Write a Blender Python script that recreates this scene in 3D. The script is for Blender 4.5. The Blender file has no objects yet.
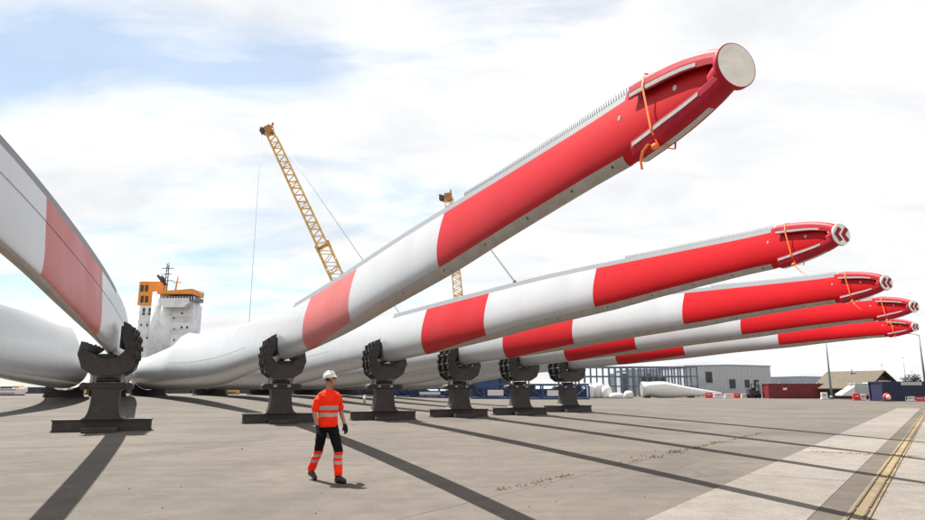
import bpy, bmesh, math, random
from mathutils import Vector, Matrix, noise
random.seed(7)
R = math.radians
scene = bpy.context.scene
col = scene.collection

# ------------------------------------------------------------------ camera
F, HOR, CAMH = 645.0, 389.0, 1.5           # focal length in photo pixels, horizon row, eye height
PITCH = math.atan((HOR - 260.0) / F)
cam_d = bpy.data.cameras.new('camera'); cam = bpy.data.objects.new('camera', cam_d); col.objects.link(cam)
cam_d.sensor_width = 36.0; cam_d.lens = 36.0 * F / 925.0
cam_d.clip_start = 0.05; cam_d.clip_end = 6000
cam.location = (0, 0, CAMH); cam.rotation_euler = (R(90) + PITCH, 0, 0)
scene.camera = cam

# ------------------------------------------------------------------ world, sun, exposure
SUN_EL, SUN_AZ = R(60), math.atan2(-0.67, 0.742)     # azimuth from +Y towards +X
world = bpy.data.worlds.new('World'); scene.world = world; world.use_nodes = True
nt = world.node_tree; nt.nodes.clear()
def N(t, typ, **kw):
    n = t.nodes.new(typ)
    for k, v in kw.items(): setattr(n, k, v)
    return n
def math_node(t, op, a, b=None, c=None, clamp=False):
    n = t.nodes.new('ShaderNodeMath'); n.operation = op; n.use_clamp = clamp
    for i, v in enumerate((a, b, c)):
        if v is None: continue
        if isinstance(v, (int, float)): n.inputs[i].default_value = v
        else: t.links.new(v, n.inputs[i])
    return n.outputs[0]
def ramp(t, fac, stops):
    n = t.nodes.new('ShaderNodeValToRGB'); cr = n.color_ramp
    while len(cr.elements) > 1: cr.elements.remove(cr.elements[-1])
    for i, (p, c) in enumerate(stops):
        e = cr.elements[0] if i == 0 else cr.elements.new(p)
        e.position = p; e.color = (*c, 1) if len(c) == 3 else c
    t.links.new(fac, n.inputs[0]); return n.outputs[0]
def mixc(t, fac, a, b, mode='MIX'):
    n = t.nodes.new('ShaderNodeMix'); n.data_type = 'RGBA'; n.blend_type = mode; n.clamp_factor = True
    for sock, v in ((n.inputs[0], fac), (n.inputs[6], a), (n.inputs[7], b)):
        if isinstance(v, (int, float)): sock.default_value = v
        elif isinstance(v, tuple): sock.default_value = (*v, 1) if len(v) == 3 else v
        else: t.links.new(v, sock)
    return n.outputs[2]
def noise_tex(t, vec, scale, detail=6, rough=0.55, dist=0.0):
    n = t.nodes.new('ShaderNodeTexNoise'); n.inputs['Scale'].default_value = scale
    n.inputs['Detail'].default_value = detail; n.inputs['Roughness'].default_value = rough
    n.inputs['Distortion'].default_value = dist
    if vec is not None: t.links.new(vec, n.inputs['Vector'])
    return n.outputs['Fac']
def mapping(t, vec, loc=(0, 0, 0), rot=(0, 0, 0), sc=(1, 1, 1)):
    n = t.nodes.new('ShaderNodeMapping'); t.links.new(vec, n.inputs[0])
    n.inputs[1].default_value = loc; n.inputs[2].default_value = rot; n.inputs[3].default_value = sc
    return n.outputs[0]

out = N(nt, 'ShaderNodeOutputWorld'); bg = N(nt, 'ShaderNodeBackground')
sky = N(nt, 'ShaderNodeTexSky', sky_type='NISHITA', sun_disc=False, sun_elevation=SUN_EL, sun_rotation=SUN_AZ,
        air_density=1.0, dust_density=0.6, ozone_density=1.6)
tc = N(nt, 'ShaderNodeTexCoord'); sep = N(nt, 'ShaderNodeSeparateXYZ'); nt.links.new(tc.outputs['Generated'], sep.inputs[0])
den = math_node(nt, 'ADD', math_node(nt, 'MAXIMUM', sep.outputs[2], 0.0), 0.22)
comb = N(nt, 'ShaderNodeCombineXYZ')
nt.links.new(math_node(nt, 'DIVIDE', sep.outputs[0], den), comb.inputs[0])
nt.links.new(math_node(nt, 'DIVIDE', sep.outputs[1], den), comb.inputs[1])
cv = comb.outputs[0]
SKY_OFF = (7.4, 14.5, 0.0)
n_big = noise_tex(nt, mapping(nt, cv, SKY_OFF, (0, 0, R(20)), (0.55, 0.9, 1)), 1.0, 3, 0.5, 0.3)
n_mid = noise_tex(nt, mapping(nt, cv, (17.7, 26.5, 0), (0, 0, R(12)), (1.0, 1.9, 1)), 1.8, 9, 0.57, 0.4)
cover = math_node(nt, 'ADD', math_node(nt, 'MULTIPLY', n_big, 0.9), math_node(nt, 'MULTIPLY', n_mid, 0.75))
cover = math_node(nt, 'ADD', cover, math_node(nt, 'MULTIPLY', sep.outputs[0], 0.13))
mask = ramp(nt, cover, [(0.61, (0.36,) * 3), (0.70, (0.70,) * 3), (0.80, (1, 1, 1))])
n_sh = noise_tex(nt, mapping(nt, cv, (7.7, 2.2, 0), (0, 0, 0), (0.8, 1.3, 1)), 1.9, 8, 0.58, 0.5)
cloud = ramp(nt, n_sh, [(0.32, (0.345, 0.353, 0.365)), (0.47, (0.395, 0.40, 0.405)), (0.60, (0.46, 0.46, 0.46))])
blue = mixc(nt, 1.0, sky.outputs[0], (0.053, 0.061, 0.060), 'MULTIPLY')
nt.links.new(mixc(nt, mask, blue, cloud), bg.inputs[0]); bg.inputs[1].default_value = 1.0
nt.links.new(bg.outputs[0], out.inputs[0])

sun_d = bpy.data.lights.new('sun', 'SUN'); sun = bpy.data.objects.new('sun', sun_d); col.objects.link(sun)
sun_d.energy = 5.0; sun_d.angle = R(0.5); sun_d.color = (1.0, 0.95, 0.88)
to_sun = Vector((math.sin(SUN_AZ) * math.cos(SUN_EL), math.cos(SUN_AZ) * math.cos(SUN_EL), math.sin(SUN_EL)))
sun.rotation_euler = (-to_sun).to_track_quat('-Z', 'Y').to_euler(); sun.location = (-20, 20, 40)
vs = scene.view_settings
vs.view_transform = 'Standard'; vs.look = 'None'; vs.gamma = 1; vs.use_curve_mapping = False; vs.exposure = 1.32
scene.render.resolution_x = 1024; scene.render.resolution_y = 576

# ------------------------------------------------------------------ materials
MATS = {}
def mat(name, base, rough=0.6, metal=0.0, var=0.12, vscale=3.0, bump=0.0, bscale=40.0, coat=0.0, spec=0.5, coords='Object', dirt=None, dscale=1.0, streak=0.0):
    if name in MATS: return MATS[name]
    m = bpy.data.materials.new(name); m.use_nodes = True; t = m.node_tree; b = t.nodes['Principled BSDF']
    c = t.nodes.new('ShaderNodeTexCoord').outputs[coords]
    n1 = noise_tex(t, c, vscale, 6, 0.6)
    lo = tuple(v * (1 - var) for v in base); hi = tuple(min(1, v * (1 + var)) for v in base)
    colr = ramp(t, n1, [(0.3, lo), (0.7, hi)])
    if dirt:
        n2 = noise_tex(t, c, dscale, 8, 0.65, 0.5)
        colr = mixc(t, ramp(t, n2, [(0.48, (0, 0, 0)), (0.72, (0.8,) * 3)]), colr, dirt)
    if streak:                                        # rain runs, scuffs and uneven gloss
        n3 = noise_tex(t, mapping(t, c, (0, 0, 0), (0, 0, 0), (1.5, 2.2, .25)), 1.0, 5, 0.6)
        colr = mixc(t, 1.0, colr, ramp(t, n3, [(0.3, (1 - streak,) * 3), (0.55, (1,) * 3), (0.8, (1 + streak * .5,) * 3)]), 'MULTIPLY')
        n4 = noise_tex(t, mapping(t, c, (1, 2, 3), (0.3, 0, 0), (6, 1.2, 9)), 1.0, 7, 0.75)
        colr = mixc(t, ramp(t, n4, [(0.66, (0, 0, 0)), (0.74, (streak * 2.2,) * 3)]), colr, (0.20, 0.19, 0.18))
        t.links.new(ramp(t, noise_tex(t, c, 0.5, 3, 0.5), [(0.3, (max(.05, rough - .03),) * 3), (0.7, (rough + .06,) * 3)]), b.inputs['Roughness'])
    t.links.new(colr, b.inputs['Base Color'])
    b.inputs['Roughness'].default_value = rough; b.inputs['Metallic'].default_value = metal
    b.inputs['Coat Weight'].default_value = coat; b.inputs['Coat Roughness'].default_value = 0.12
    b.inputs['Specular IOR Level'].default_value = spec
    if bump:
        bn = t.nodes.new('ShaderNodeBump'); bn.inputs['Strength'].default_value = bump; bn.inputs['Distance'].default_value = 0.02
        t.links.new(noise_tex(t, c, bscale, 5, 0.6), bn.inputs['Height']); t.links.new(bn.outputs[0], b.inputs['Normal'])
    MATS[name] = m; return m

M_WHITE = mat('blade_white', (0.41, 0.422, 0.438), 0.25, var=0.04, vscale=0.7, coat=0.0, dirt=(0.375, 0.385, 0.398), dscale=0.6)
M_RED = mat('blade_red', (0.42, 0.004, 0.008), 0.45, var=0.06, vscale=0.8, spec=0.12, streak=0.012)
M_REDSKY = mat('blade_red_skylit', (0.46, 0.075, 0.065), 0.42, var=0.07, vscale=0.8, spec=0.3, streak=0.012)  # red for two inner bands, sky reflection at grazing angle painted in
M_LEP = mat('leading_edge_grey', (0.36, 0.335, 0.305), 0.5, var=0.12, vscale=4, dirt=(0.26, 0.235, 0.21), dscale=6)
M_COMB = mat('comb_grey', (0.27, 0.285, 0.30), 0.5)
M_TE = mat('trailing_edge_shade_grey', (0.175, 0.186, 0.2), 0.55, var=0.06, vscale=2)  # grey edge panel, its colour darkened to carry the shade along the blade top
M_GUARD = mat('guard_red', (0.36, 0.012, 0.026), 0.55, spec=0.15, var=0.15, vscale=8, dirt=(0.24, 0.014, 0.024), dscale=9)
M_CHEV = mat('chevron_red', (0.26, 0.01, 0.02), 0.5, spec=0.2)
M_REFL = mat('reflective_tape', (0.40, 0.38, 0.37), 0.4, var=0.15, vscale=40)
M_DISC = mat('disc_plain', (0.72, 0.69, 0.61), 0.5, var=0.10, vscale=5, dirt=(0.5, 0.47, 0.42), dscale=7)
M_DISCW = mat('disc_white', (0.7, 0.68, 0.66), 0.5, var=0.08)
M_STRAP = mat('strap_orange', (0.85, 0.2, 0.035), 0.7, var=0.15, vscale=30)
M_STEEL = mat('stand_brown', (0.040, 0.033, 0.032), 0.55, var=0.25, vscale=3, bump=0.2, bscale=60, dirt=(0.06, 0.046, 0.04), dscale=2)
M_RUBBER = mat('black_rubber', (0.014, 0.014, 0.015), 0.6, var=0.3)
M_GALV = mat('galvanised', (0.42, 0.43, 0.44), 0.45, 0.6, var=0.1)
M_DARKM = mat('dark_metal', (0.05, 0.05, 0.055), 0.5, 0.3, var=0.2)
M_YEL = mat('crane_yellow', (0.62, 0.37, 0.09), 0.5, var=0.2, vscale=0.6, dirt=(0.45, 0.28, 0.1), dscale=0.8)
M_RUST = mat('crane_rust', (0.42, 0.17, 0.05), 0.6, var=0.25, vscale=1)
M_CABLE = mat('steel_cable', (0.55, 0.56, 0.58), 0.5, 0.2)
M_SHIPW = mat('ship_white', (0.74, 0.75, 0.76), 0.5, var=0.06, vscale=0.3, dirt=(0.5, 0.47, 0.44), dscale=0.5)
M_SHIPO = mat('ship_orange', (0.80, 0.27, 0.03), 0.5, var=0.12, vscale=0.4)
M_HULL = mat('ship_blue', (0.02, 0.035, 0.10), 0.5, var=0.2, vscale=0.3)
M_GLASS = mat('dark_glass', (0.02, 0.025, 0.03), 0.12, var=0.2)
M_CLAD = mat('grey_cladding', (0.40, 0.41, 0.43), 0.5, var=0.06, vscale=0.5)
M_CLAD2 = mat('pale_cladding', (0.33, 0.36, 0.40), 0.5, var=0.08, vscale=0.2)
M_BLUEG = mat('blue_steel', (0.10, 0.13, 0.17), 0.5, 0.2, var=0.15)
M_BLUE = mat('bright_blue', (0.02, 0.06, 0.16), 0.5, var=0.2, vscale=1)
M_NAVY = mat('navy_paint', (0.012, 0.018, 0.055), 0.5, var=0.2, vscale=0.7)
M_DRED = mat('dark_red_paint', (0.17, 0.012, 0.014), 0.5, var=0.25, vscale=0.8, dirt=(0.10, 0.02, 0.015), dscale=0.6)
M_ROOF = mat('brown_roof', (0.066, 0.05, 0.031), 0.8, var=0.2, vscale=2)
M_DWOOD = mat('dark_boards', (0.035, 0.022, 0.016), 0.8, var=0.3)
M_BARW = mat('barrier_white', (0.65, 0.63, 0.61), 0.5, var=0.08)
M_BARR = mat('barrier_red', (0.6, 0.03, 0.03), 0.5, var=0.1)
M_BAG = mat('bag_white', (0.58, 0.58, 0.57), 0.7, var=0.1, bump=0.5, bscale=3)
M_POLE = mat('pole_grey', (0.16, 0.18, 0.21), 0.5, 0.3, var=0.1)
M_LEAF = mat('leaf_dark', (0.03, 0.045, 0.02), 0.7, var=0.4, vscale=2)
M_BARK = mat('bark', (0.06, 0.045, 0.03), 0.9)
M_WEED = mat('weed', (0.17, 0.14, 0.06), 0.8, var=0.4, vscale=1.5)

# ------------------------------------------------------------------ helpers
class MB:
    """collects shapes; build() links them as ONE mesh object"""
    def __init__(s): s.v = []; s.f = []; s.mi = []; s.sm = []
    def add(s, vs_, fs, mi=0, smooth=False):
        o = len(s.v); s.v += [tuple(p) for p in vs_]
        for f in fs: s.f.append([o + i for i in f]); s.mi.append(mi); s.sm.append(smooth)
        return s
    def box(s, x0, x1, y0, y1, z0, z1, mi=0):
        vs_ = [(x, y, z) for x in (x0, x1) for y in (y0, y1) for z in (z0, z1)]
        return s.add(vs_, [(0, 1, 3, 2), (4, 6, 7, 5), (0, 4, 5, 1), (2, 3, 7, 6), (0, 2, 6, 4), (1, 5, 7, 3)], mi)
    def bar(s, a, b, w, h=None, mi=0):
        a = Vector(a); b = Vector(b); d = (b - a).normalized(); h = h or w
        up = Vector((0, 0, 1)) if abs(d.z) < .95 else Vector((0, 1, 0))
        x = d.cross(up).normalized() * w / 2; z = x.cross(d).normalized() * h / 2
        vs_ = [p + sx * x + sz * z for p in (a, b) for sx, sz in ((-1, -1), (1, -1), (1, 1), (-1, 1))]
        return s.add(vs_, [(3, 2, 1, 0), (4, 5, 6, 7), (0, 1, 5, 4), (1, 2, 6, 5), (2, 3, 7, 6), (3, 0, 4, 7)], mi)
    def tube(s, pts, rad, n=10, mi=0, cap=True):
        pts = [Vector(p) for p in pts]; k = len(pts)
        if not isinstance(rad, (list, tuple)): rad = [rad] * k
        vs_ = []; fs = []
        for i, p in enumerate(pts):
            d = (pts[min(i + 1, k - 1)] - pts[max(i - 1, 0)]).normalized()
            up = Vector((0, 0, 1)) if abs(d.z) < .9 else Vector((0, 1, 0))
            x = d.cross(up).normalized(); y = x.cross(d)
            vs_ += [p + rad[i] * (math.cos(2 * math.pi * j / n) * x + math.sin(2 * math.pi * j / n) * y) for j in range(n)]
        for i in range(k - 1):
            for j in range(n):
                j2 = (j + 1) % n; fs.append((i * n + j, i * n + j2, (i + 1) * n + j2, (i + 1) * n + j))
        s.add(vs_, fs, mi, True)
        if cap:
            o = len(s.v) - len(vs_)
            s.f.append([o + j for j in range(n - 1, -1, -1)]); s.mi.append(mi); s.sm.append(False)
            s.f.append([o + (k - 1) * n + j for j in range(n)]); s.mi.append(mi); s.sm.append(False)
        return s
    def prism(s, poly, y0, y1, mi=0):                   # XZ polygon extruded along Y
        n = len(poly); vs_ = [(x, y0, z) for x, z in poly] + [(x, y1, z) for x, z in poly]
        fs = [tuple(range(n)), tuple(range(2 * n - 1, n - 1, -1))] + [(i, i + n, (i + 1) % n + n, (i + 1) % n) for i in range(n)]
        return s.add(vs_, fs, mi)
    def ball(s, c, r, nu=14, nv=9, mi=0, jitter=0.0):
        c = Vector(c); r = Vector(r) if not isinstance(r, (int, float)) else Vector((r, r, r))
        vs_ = [c + Vector((0, 0, -r.z))]; fs = []
        for i in range(1, nv):
            a = -math.pi / 2 + math.pi * i / nv
            for j in range(nu):
                b = 2 * math.pi * j / nu; q = 1 + random.uniform(-jitter, jitter)
                vs_.append(c + Vector((r.x * math.cos(a) * math.cos(b), r.y * math.cos(a) * math.sin(b), r.z * math.sin(a))) * 1.0 if not jitter else c + Vector((r.x * math.cos(a) * math.cos(b), r.y * math.cos(a) * math.sin(b), r.z * math.sin(a))) * q)
        vs_.append(c + Vector((0, 0, r.z))); T = len(vs_) - 1
        for j in range(nu):
            j2 = (j + 1) % nu
            fs.append((0, 1 + j2, 1 + j)); fs.append((T, T - nu + j, T - nu + j2))
            for i in range(nv - 2):
                a = 1 + i * nu; fs.append((a + j, a + j2, a + nu + j2, a + nu + j))
        return s.add(vs_, fs, mi, True)
    def mesh(s, name, mats):
        me = bpy.data.meshes.new(name); me.from_pydata(s.v, [], s.f)
        for m in (mats if isinstance(mats, (list, tuple)) else [mats]): me.materials.append(m)
        me.polygons.foreach_set('material_index', s.mi); me.polygons.foreach_set('use_smooth', s.sm)
        bm = bmesh.new(); bm.from_mesh(me); bmesh.ops.recalc_face_normals(bm, faces=bm.faces); bm.to_mesh(me); bm.free()
        me.update(); return me
    def build(s, name, mats, parent=None, bevel=0.0, matrix=None):
        o = bpy.data.objects.new(name, s.mesh(name, mats)); col.objects.link(o)
        if parent: o.parent = parent
        if matrix is not None: o.matrix_basis = matrix
        if bevel:
            b = o.modifiers.new('bevel', 'BEVEL'); b.width = bevel; b.segments = 2; b.limit_method = 'ANGLE'
        return o
def tag(o, label=None, cat=None, group=None, kind=None):
    for k, v in (('label', label), ('category', cat), ('group', group), ('kind', kind)):
        if v: o[k] = v
    return o
def empty(name, loc, rz=0.0):
    o = bpy.data.objects.new(name, None); col.objects.link(o); o.location = loc; o.rotation_euler = (0, 0, rz); o.empty_display_size = .3
    return o
def copy_tree(o, parent=None):
    c = o.copy(); col.objects.link(c)
    if parent: c.parent = parent
    for ch in list(o.children): copy_tree(ch, c)
    return c
def ray(px, py):
    x = (px - 462.5) / F; u = -(py - 260) / F
    return Vector((x, math.cos(PITCH) - u * math.sin(PITCH), math.sin(PITCH) + u * math.cos(PITCH)))
def at(px, py, Y):                                   # survey: the point seen there, Y metres out
    r = ray(px, py); return r * (Y / r.y) + Vector((0, 0, CAMH))
def ground(px, py, z=0.0):
    r = ray(px, py); p = r * ((z - CAMH) / r.z); return Vector((p.x, p.y, z))

# ------------------------------------------------------------------ ground
def ground_material(name, base, dark, light, streak):
    m = bpy.data.materials.new(name); m.use_nodes = True; t = m.node_tree; b = t.nodes['Principled BSDF']
    c = t.nodes.new('ShaderNodeTexCoord').outputs['Object']
    fine = noise_tex(t, c, 38, 4, 0.8); mid = noise_tex(t, c, 2.2, 8, 0.6); big = noise_tex(t, c, 0.16, 5, 0.55, 0.8)
    cr = ramp(t, big, [(0.35, dark), (0.5, base), (0.66, light)])
    cr = mixc(t, 1.0, cr, ramp(t, mid, [(0.25, (0.8,) * 3), (0.75, (1.18,) * 3)]), 'MULTIPLY')
    cr = mixc(t, 1.0, cr, ramp(t, fine, [(0.25, (0.55,) * 3), (0.5, (1.0,) * 3), (0.78, (1.5,) * 3)]), 'MULTIPLY')
    if streak:                                       # tyre sweeps, stains, cracks
        for loc, sc, w in (((-14, 34, 0), 0.055, .05), ((30, -22, 0), 0.04, .04), ((-40, 5, 0), 0.07, .06)):
            wv = t.nodes.new('ShaderNodeTexWave'); wv.wave_type = 'RINGS'; wv.rings_direction = 'SPHERICAL'
            t.links.new(mapping(t, c, loc), wv.inputs['Vector']); wv.inputs['Scale'].default_value = sc
            wv.inputs['Distortion'].default_value = 0.6; wv.inputs['Detail'].default_value = 2; wv.inputs['Detail Scale'].default_value = 0.6
            ln = ramp(t, wv.outputs['Fac'], [(0.0, (1, 1, 1)), (w, (0.5,) * 3), (w * 2.2, (0, 0, 0))])
            mk = ramp(t, noise_tex(t, mapping(t, c, loc), 0.12, 4, 0.6), [(0.45, (0, 0, 0)), (0.6, (0.35,) * 3)])
            cr = mixc(t, mixc(t, 1.0, ln, mk, 'MULTIPLY'), cr, tuple(v * .55 for v in base))
        strk = noise_tex(t, mapping(t, c, (0, 0, 0), (0, 0, R(-8)), (0.12, 1.6, 1)), 1.0, 5, 0.6, 0.3)
        cr = mixc(t, 1.0, cr, ramp(t, strk, [(0.3, (0.88,) * 3), (0.5, (1.0,) * 3), (0.72, (1.08,) * 3)]), 'MULTIPLY')
        spots = noise_tex(t, c, 0.9, 6, 0.75, 1.0)
        cr = mixc(t, ramp(t, spots, [(0.66, (0, 0, 0)), (0.76, (0.55,) * 3)]), cr, tuple(v * .5 for v in base))
        pale = noise_tex(t, mapping(t, c, (5, 9, 2)), 1.7, 5, 0.7, 0.6)
        cr = mixc(t, ramp(t, pale, [(0.70, (0, 0, 0)), (0.78, (0.35,) * 3)]), cr, tuple(v * 1.7 for v in base))
        vo = t.nodes.new('ShaderNodeTexVoronoi'); vo.feature = 'DISTANCE_TO_EDGE'; vo.inputs['Scale'].default_value = 0.16
        wrp = t.nodes.new('ShaderNodeMix'); wrp.data_type = 'VECTOR'; wrp.inputs[0].default_value = 0.12
        nn = t.nodes.new('ShaderNodeTexNoise'); nn.inputs['Scale'].default_value = 0.7; nn.inputs['Detail'].default_value = 6; t.links.new(c, nn.inputs['Vector'])
        sc_ = t.nodes.new('ShaderNodeVectorMath'); sc_.operation = 'SCALE'; sc_.inputs[3].default_value = 14; t.links.new(nn.outputs['Color'], sc_.inputs[0])
        t.links.new(c, wrp.inputs[4]); t.links.new(sc_.outputs[0], wrp.inputs[5]); t.links.new(wrp.outputs[1], vo.inputs['Vector'])
        ck = ramp(t, vo.outputs['Distance'], [(0.0, (1, 1, 1)), (0.0022, (0.6,) * 3), (0.006, (0, 0, 0))])
        mk = ramp(t, noise_tex(t, mapping(t, c, (3, 3, 0)), 0.2, 3, 0.5), [(0.5, (0, 0, 0)), (0.6, (0.6,) * 3)])
        cr = mixc(t, mixc(t, 1.0, ck, mk, 'MULTIPLY'), cr, tuple(v * .4 for v in base))
    t.links.new(cr, b.inputs['Base Color']); b.inputs['Roughness'].default_value = 0.9; b.inputs['Specular IOR Level'].default_value = 0.25
    bn = t.nodes.new('ShaderNodeBump'); bn.inputs['Strength'].default_value = 0.5; bn.inputs['Distance'].default_value = 0.01
    t.links.new(fine, bn.inputs['Height']); t.links.new(bn.outputs[0], b.inputs['Normal'])
    return m
M_ASPH = ground_material('yard_asphalt', (0.088, 0.0765, 0.065), (0.075, 0.0655, 0.0565), (0.101, 0.088, 0.0755), True)
M_CONC = ground_material('apron_concrete', (0.150, 0.136, 0.120), (0.130, 0.118, 0.104), (0.168, 0.154, 0.136), False)
M_CONC2 = ground_material('apron_concrete_pale', (0.195, 0.17, 0.138), (0.17, 0.15, 0.124), (0.21, 0.188, 0.156), False)
M_DSTRIP = ground_material('asphalt_strip', (0.078, 0.065, 0.053), (0.06, 0.051, 0.043), (0.095, 0.08, 0.065), False)
M_OCHRE = ground_material('ochre_channel', (0.165, 0.122, 0.066), (0.115, 0.09, 0.055), (0.205, 0.155, 0.085), False)
M_JOINT = mat('joint_dirt', (0.075, 0.066, 0.052), 0.9, var=0.3)

def sheet(name, pts, m, z, kind='structure', parent=None):
    o = MB().add([(x, y, z) for x, y in pts], [tuple(range(len(pts)))]).build(name, m, parent)
    if kind: o['kind'] = kind
    return o
# the yard is one sheet; on the left it ends at the quay, on the right it runs to the horizon
def sm(t): t = max(0, min(1, t)); return t * t * (3 - 2 * t)
def gz(x, y): return 0.55 * sm((y - 46) / 52) * sm((2 - x) / 24)
def ground_sheet():
    ys = [-60, 0, 20, 40] + [46 + 4 * i for i in range(14)] + [118, 140]; xs = [-400, -200, -120, -90, -70, -50, -35] + [-26 + 3 * i for i in range(7)]
    vs_ = [(x, y, gz(x, y)) for y in ys for x in xs]; n = len(xs); fs = [(j * n + i, j * n + i + 1, (j + 1) * n + i + 1, (j + 1) * n + i) for j in range(len(ys) - 1) for i in range(n - 1)]
    xr = [-8 + 4 * i for i in range(1, 4)] + [3000]                       # on the right it runs on to the horizon
    for x in xr:
        o = len(vs_); vs_ += [(x, y, gz(x, y)) for y in ys]
        prev = [j * n + n - 1 for j in range(len(ys))] if x == xr[0] else [o - len(ys) + j for j in range(len(ys))]
        fs += [(prev[j], o + j, o + j + 1, prev[j + 1]) for j in range(len(ys) - 1)]
    k = len(vs_); vs_ += [(-8, 3000, 0), (3000, 3000, 0)]; e = len(ys) - 1; m = len(xr); base = len(xs) * len(ys)
    fs.append((e * n + n - 1, *[base + i * len(ys) + e for i in range(m)], k + 1, k))
    g = MB().add(vs_, fs).build('ground', M_ASPH); g['kind'] = 'structure'
    for p in g.data.polygons: p.use_smooth = True
ground_sheet()
wat = mat('harbour_water', (0.04, 0.06, 0.07), 0.15, var=0.2, vscale=0.05, bump=0.4, bscale=0.6)
sheet('water', [(-3500, 100), (3500, 100), (3500, 3500), (-3500, 3500)], wat, -3.0)
q = MB().box(-400, -8, 139.4, 140.3, -3.5, -0.02).build('quay_wall', M_CONC); q['kind'] = 'structure'

E_, M_ = Vector((.588, .809)), Vector((.809, -.588))        # along and across the quay rail
def em(a, o): p = E_ * a + M_ * o; return (p.x, p.y)
apron = sheet('concrete_apron', [em(-8, -2.97), em(66, -2.97), em(66, 60), em(-8, 60)], M_JOINT, 0.004)
def slab(a0, a1, o0, o1, m):
    g = 0.012; t = 0.010
    mb = MB(); P = [em(a0 + g, o0 + g), em(a1 - g, o0 + g), em(a1 - g, o1 - g), em(a0 + g, o1 - g)]
    dz = random.uniform(0, .002)
    mb.add([(x, y, 0.001) for x, y in P] + [(x, y, t + dz) for x, y in P], [(4, 5, 6, 7), (0, 1, 5, 4), (1, 2, 6, 5), (2, 3, 7, 6), (3, 0, 4, 7)])
    o = mb.build('slab', m, apron)
for k in range(12):
    a = -5.9 + 6.2 * k
    if a + 6.2 > 66: break
    slab(a, a + 5.4 if k == 3 else a + 6.2, -2.96, -1.42, M_CONC)
    if k == 3: slab(a + 5.4, a + 6.2, -2.96, -1.42, M_CONC2)
    for j in range(4):
        slab(a + .2, a + 6.4, -0.84 + 4.6 * j, -0.84 + 4.6 * (j + 1), M_CONC)
st = sheet('asphalt_strip', [em(-8, -1.42), em(65, -1.42), em(65, -1.10), em(-8, -1.10)], M_DSTRIP, 0.014)
ch = sheet('crane_rail_channel', [em(-8, -1.10), em(65, -1.10), em(65, -0.845), em(-8, -0.845)], M_OCHRE, 0.0155)
for off in (-1.045, -0.90):
    mb = MB(); a = -8.0
    while a < 64.5:
        p0, p1 = em(a, off), em(a + 2.9, off)
        mb.bar((*p0, .020), (*p1, .020), 0.022, 0.022); a += 3.0
    r_ = mb.build('rail', M_DSTRIP, ch)

# weeds growing in the joints
def weeds(name, segs, n, label):
    mb = MB()
    for i in range(n):
        a, b, spread = random.choice(segs); t = random.random()
        if noise.noise(Vector((t * 7 + a[0], a[1], 3))) < -0.12: continue
        p = Vector(a).lerp(Vector(b), t) + Vector((random.gauss(0, spread), random.gauss(0, spread)))
        for k in range(4):
            h = random.uniform(.012, .045) * (1 if random.random() < .92 else 1.8); an = random.uniform(0, 6.28); w = random.uniform(.004, .011)
            dx, dy = math.cos(an), math.sin(an); lx, ly = random.gauss(0, .03), random.gauss(0, .03)
            mb.add([(p.x - dx * w, p.y - dy * w, 0), (p.x + dx * w, p.y + dy * w, 0), (p.x + lx, p.y + ly, h)], [(0, 1, 2)])
    o = mb.build(name, M_WEED); tag(o, label, 'weeds', kind='stuff'); return o
weeds('weeds', [(em(8, -5.55), em(27, -5.1), .05), (em(14, -5.42), em(20, -5.25), .12)], 900, 'thin yellowing weeds along the joint in the open asphalt')
weeds('weeds', [(em(18.1, -2.9), em(18.1, 4), .05), (em(18.0, -1.4), em(18.2, .2), .14), (em(9, -.86), em(40, -.86), .03), (em(18, 1.2), em(18.2, 2.2), .12)], 1500, 'dry weeds along the slab joints beside the rail channel')
jl = MB()
for o_, a0, a1 in ((-5.33, -4, 60), (-15.5, 2, 70)): jl.add([(*em(a0, o_ - .015), .003), (*em(a1, o_ - .015), .003), (*em(a1, o_ + .015), .003), (*em(a0, o_ + .015), .003)], [(0, 1, 2, 3)])
jl.build('paving_joint', M_JOINT)['kind'] = 'structure'
# small stones and debris
mb = MB()
for i in range(240):
    y = random.uniform(5, 40); x = random.uniform(-.75, .75) * y; r = random.uniform(.005, .014) * (1 if random.random() < .95 else 2.0)
    mb.ball((x, y, r * .4), (r, r * random.uniform(.6, 1), r * .6), 5, 3, jitter=.25)
tag(mb.build('gravel', M_DSTRIP), 'scattered small dark stones on the asphalt', 'gravel', kind='stuff')

# ------------------------------------------------------------------ wind turbine blades
TAB = [(0.08, 3.10, 3.20, .030, 0), (0.16, 3.04, 3.27, .05, 0), (0.24, 3.01, 3.32, .06, 0), (0.40, 2.985, 3.375, .075, 0), (0.64, 2.965, 3.42, .09, 0), (0.93, 2.955, 3.455, .10, 0),
       (1.4, 2.965, 3.49, .112, 0), (2.05, 2.965, 3.55, .125, 0), (3.43, 2.955, 3.68, .155, 0), (5.34, 2.925, 3.86, .20, 0), (8.07, 2.925, 4.09, .26, 0),
       (12.15, 2.87, 4.36, .34, 0), (20.5, 2.81, 4.82, .48, 0), (28, 2.76, 5.16, .62, 0.02), (39.2, 2.50, 5.75, .95, .05), (55.5, 1.82, 6.47, 1.75, .16),
       (69, 1.50, 7.09, 2.8, .32), (75, 1.43, 7.5, 3.3, .38), (78.6, 1.40, 7.84, 3.55, .42), (80.2, 1.39, 7.86, 3.65, .45), (81.8, 1.38, 7.55, 3.8, .5), (84.5, 1.37, 7.08, 4.0, .6), (89, 1.37, 6.72, 4.3, .78), (95, 1.38, 6.40, 4.6, .95),
       (100, 1.40, 6.15, 4.72, 1), (104, 1.42, 6.14, 4.72, 1)]
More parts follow.
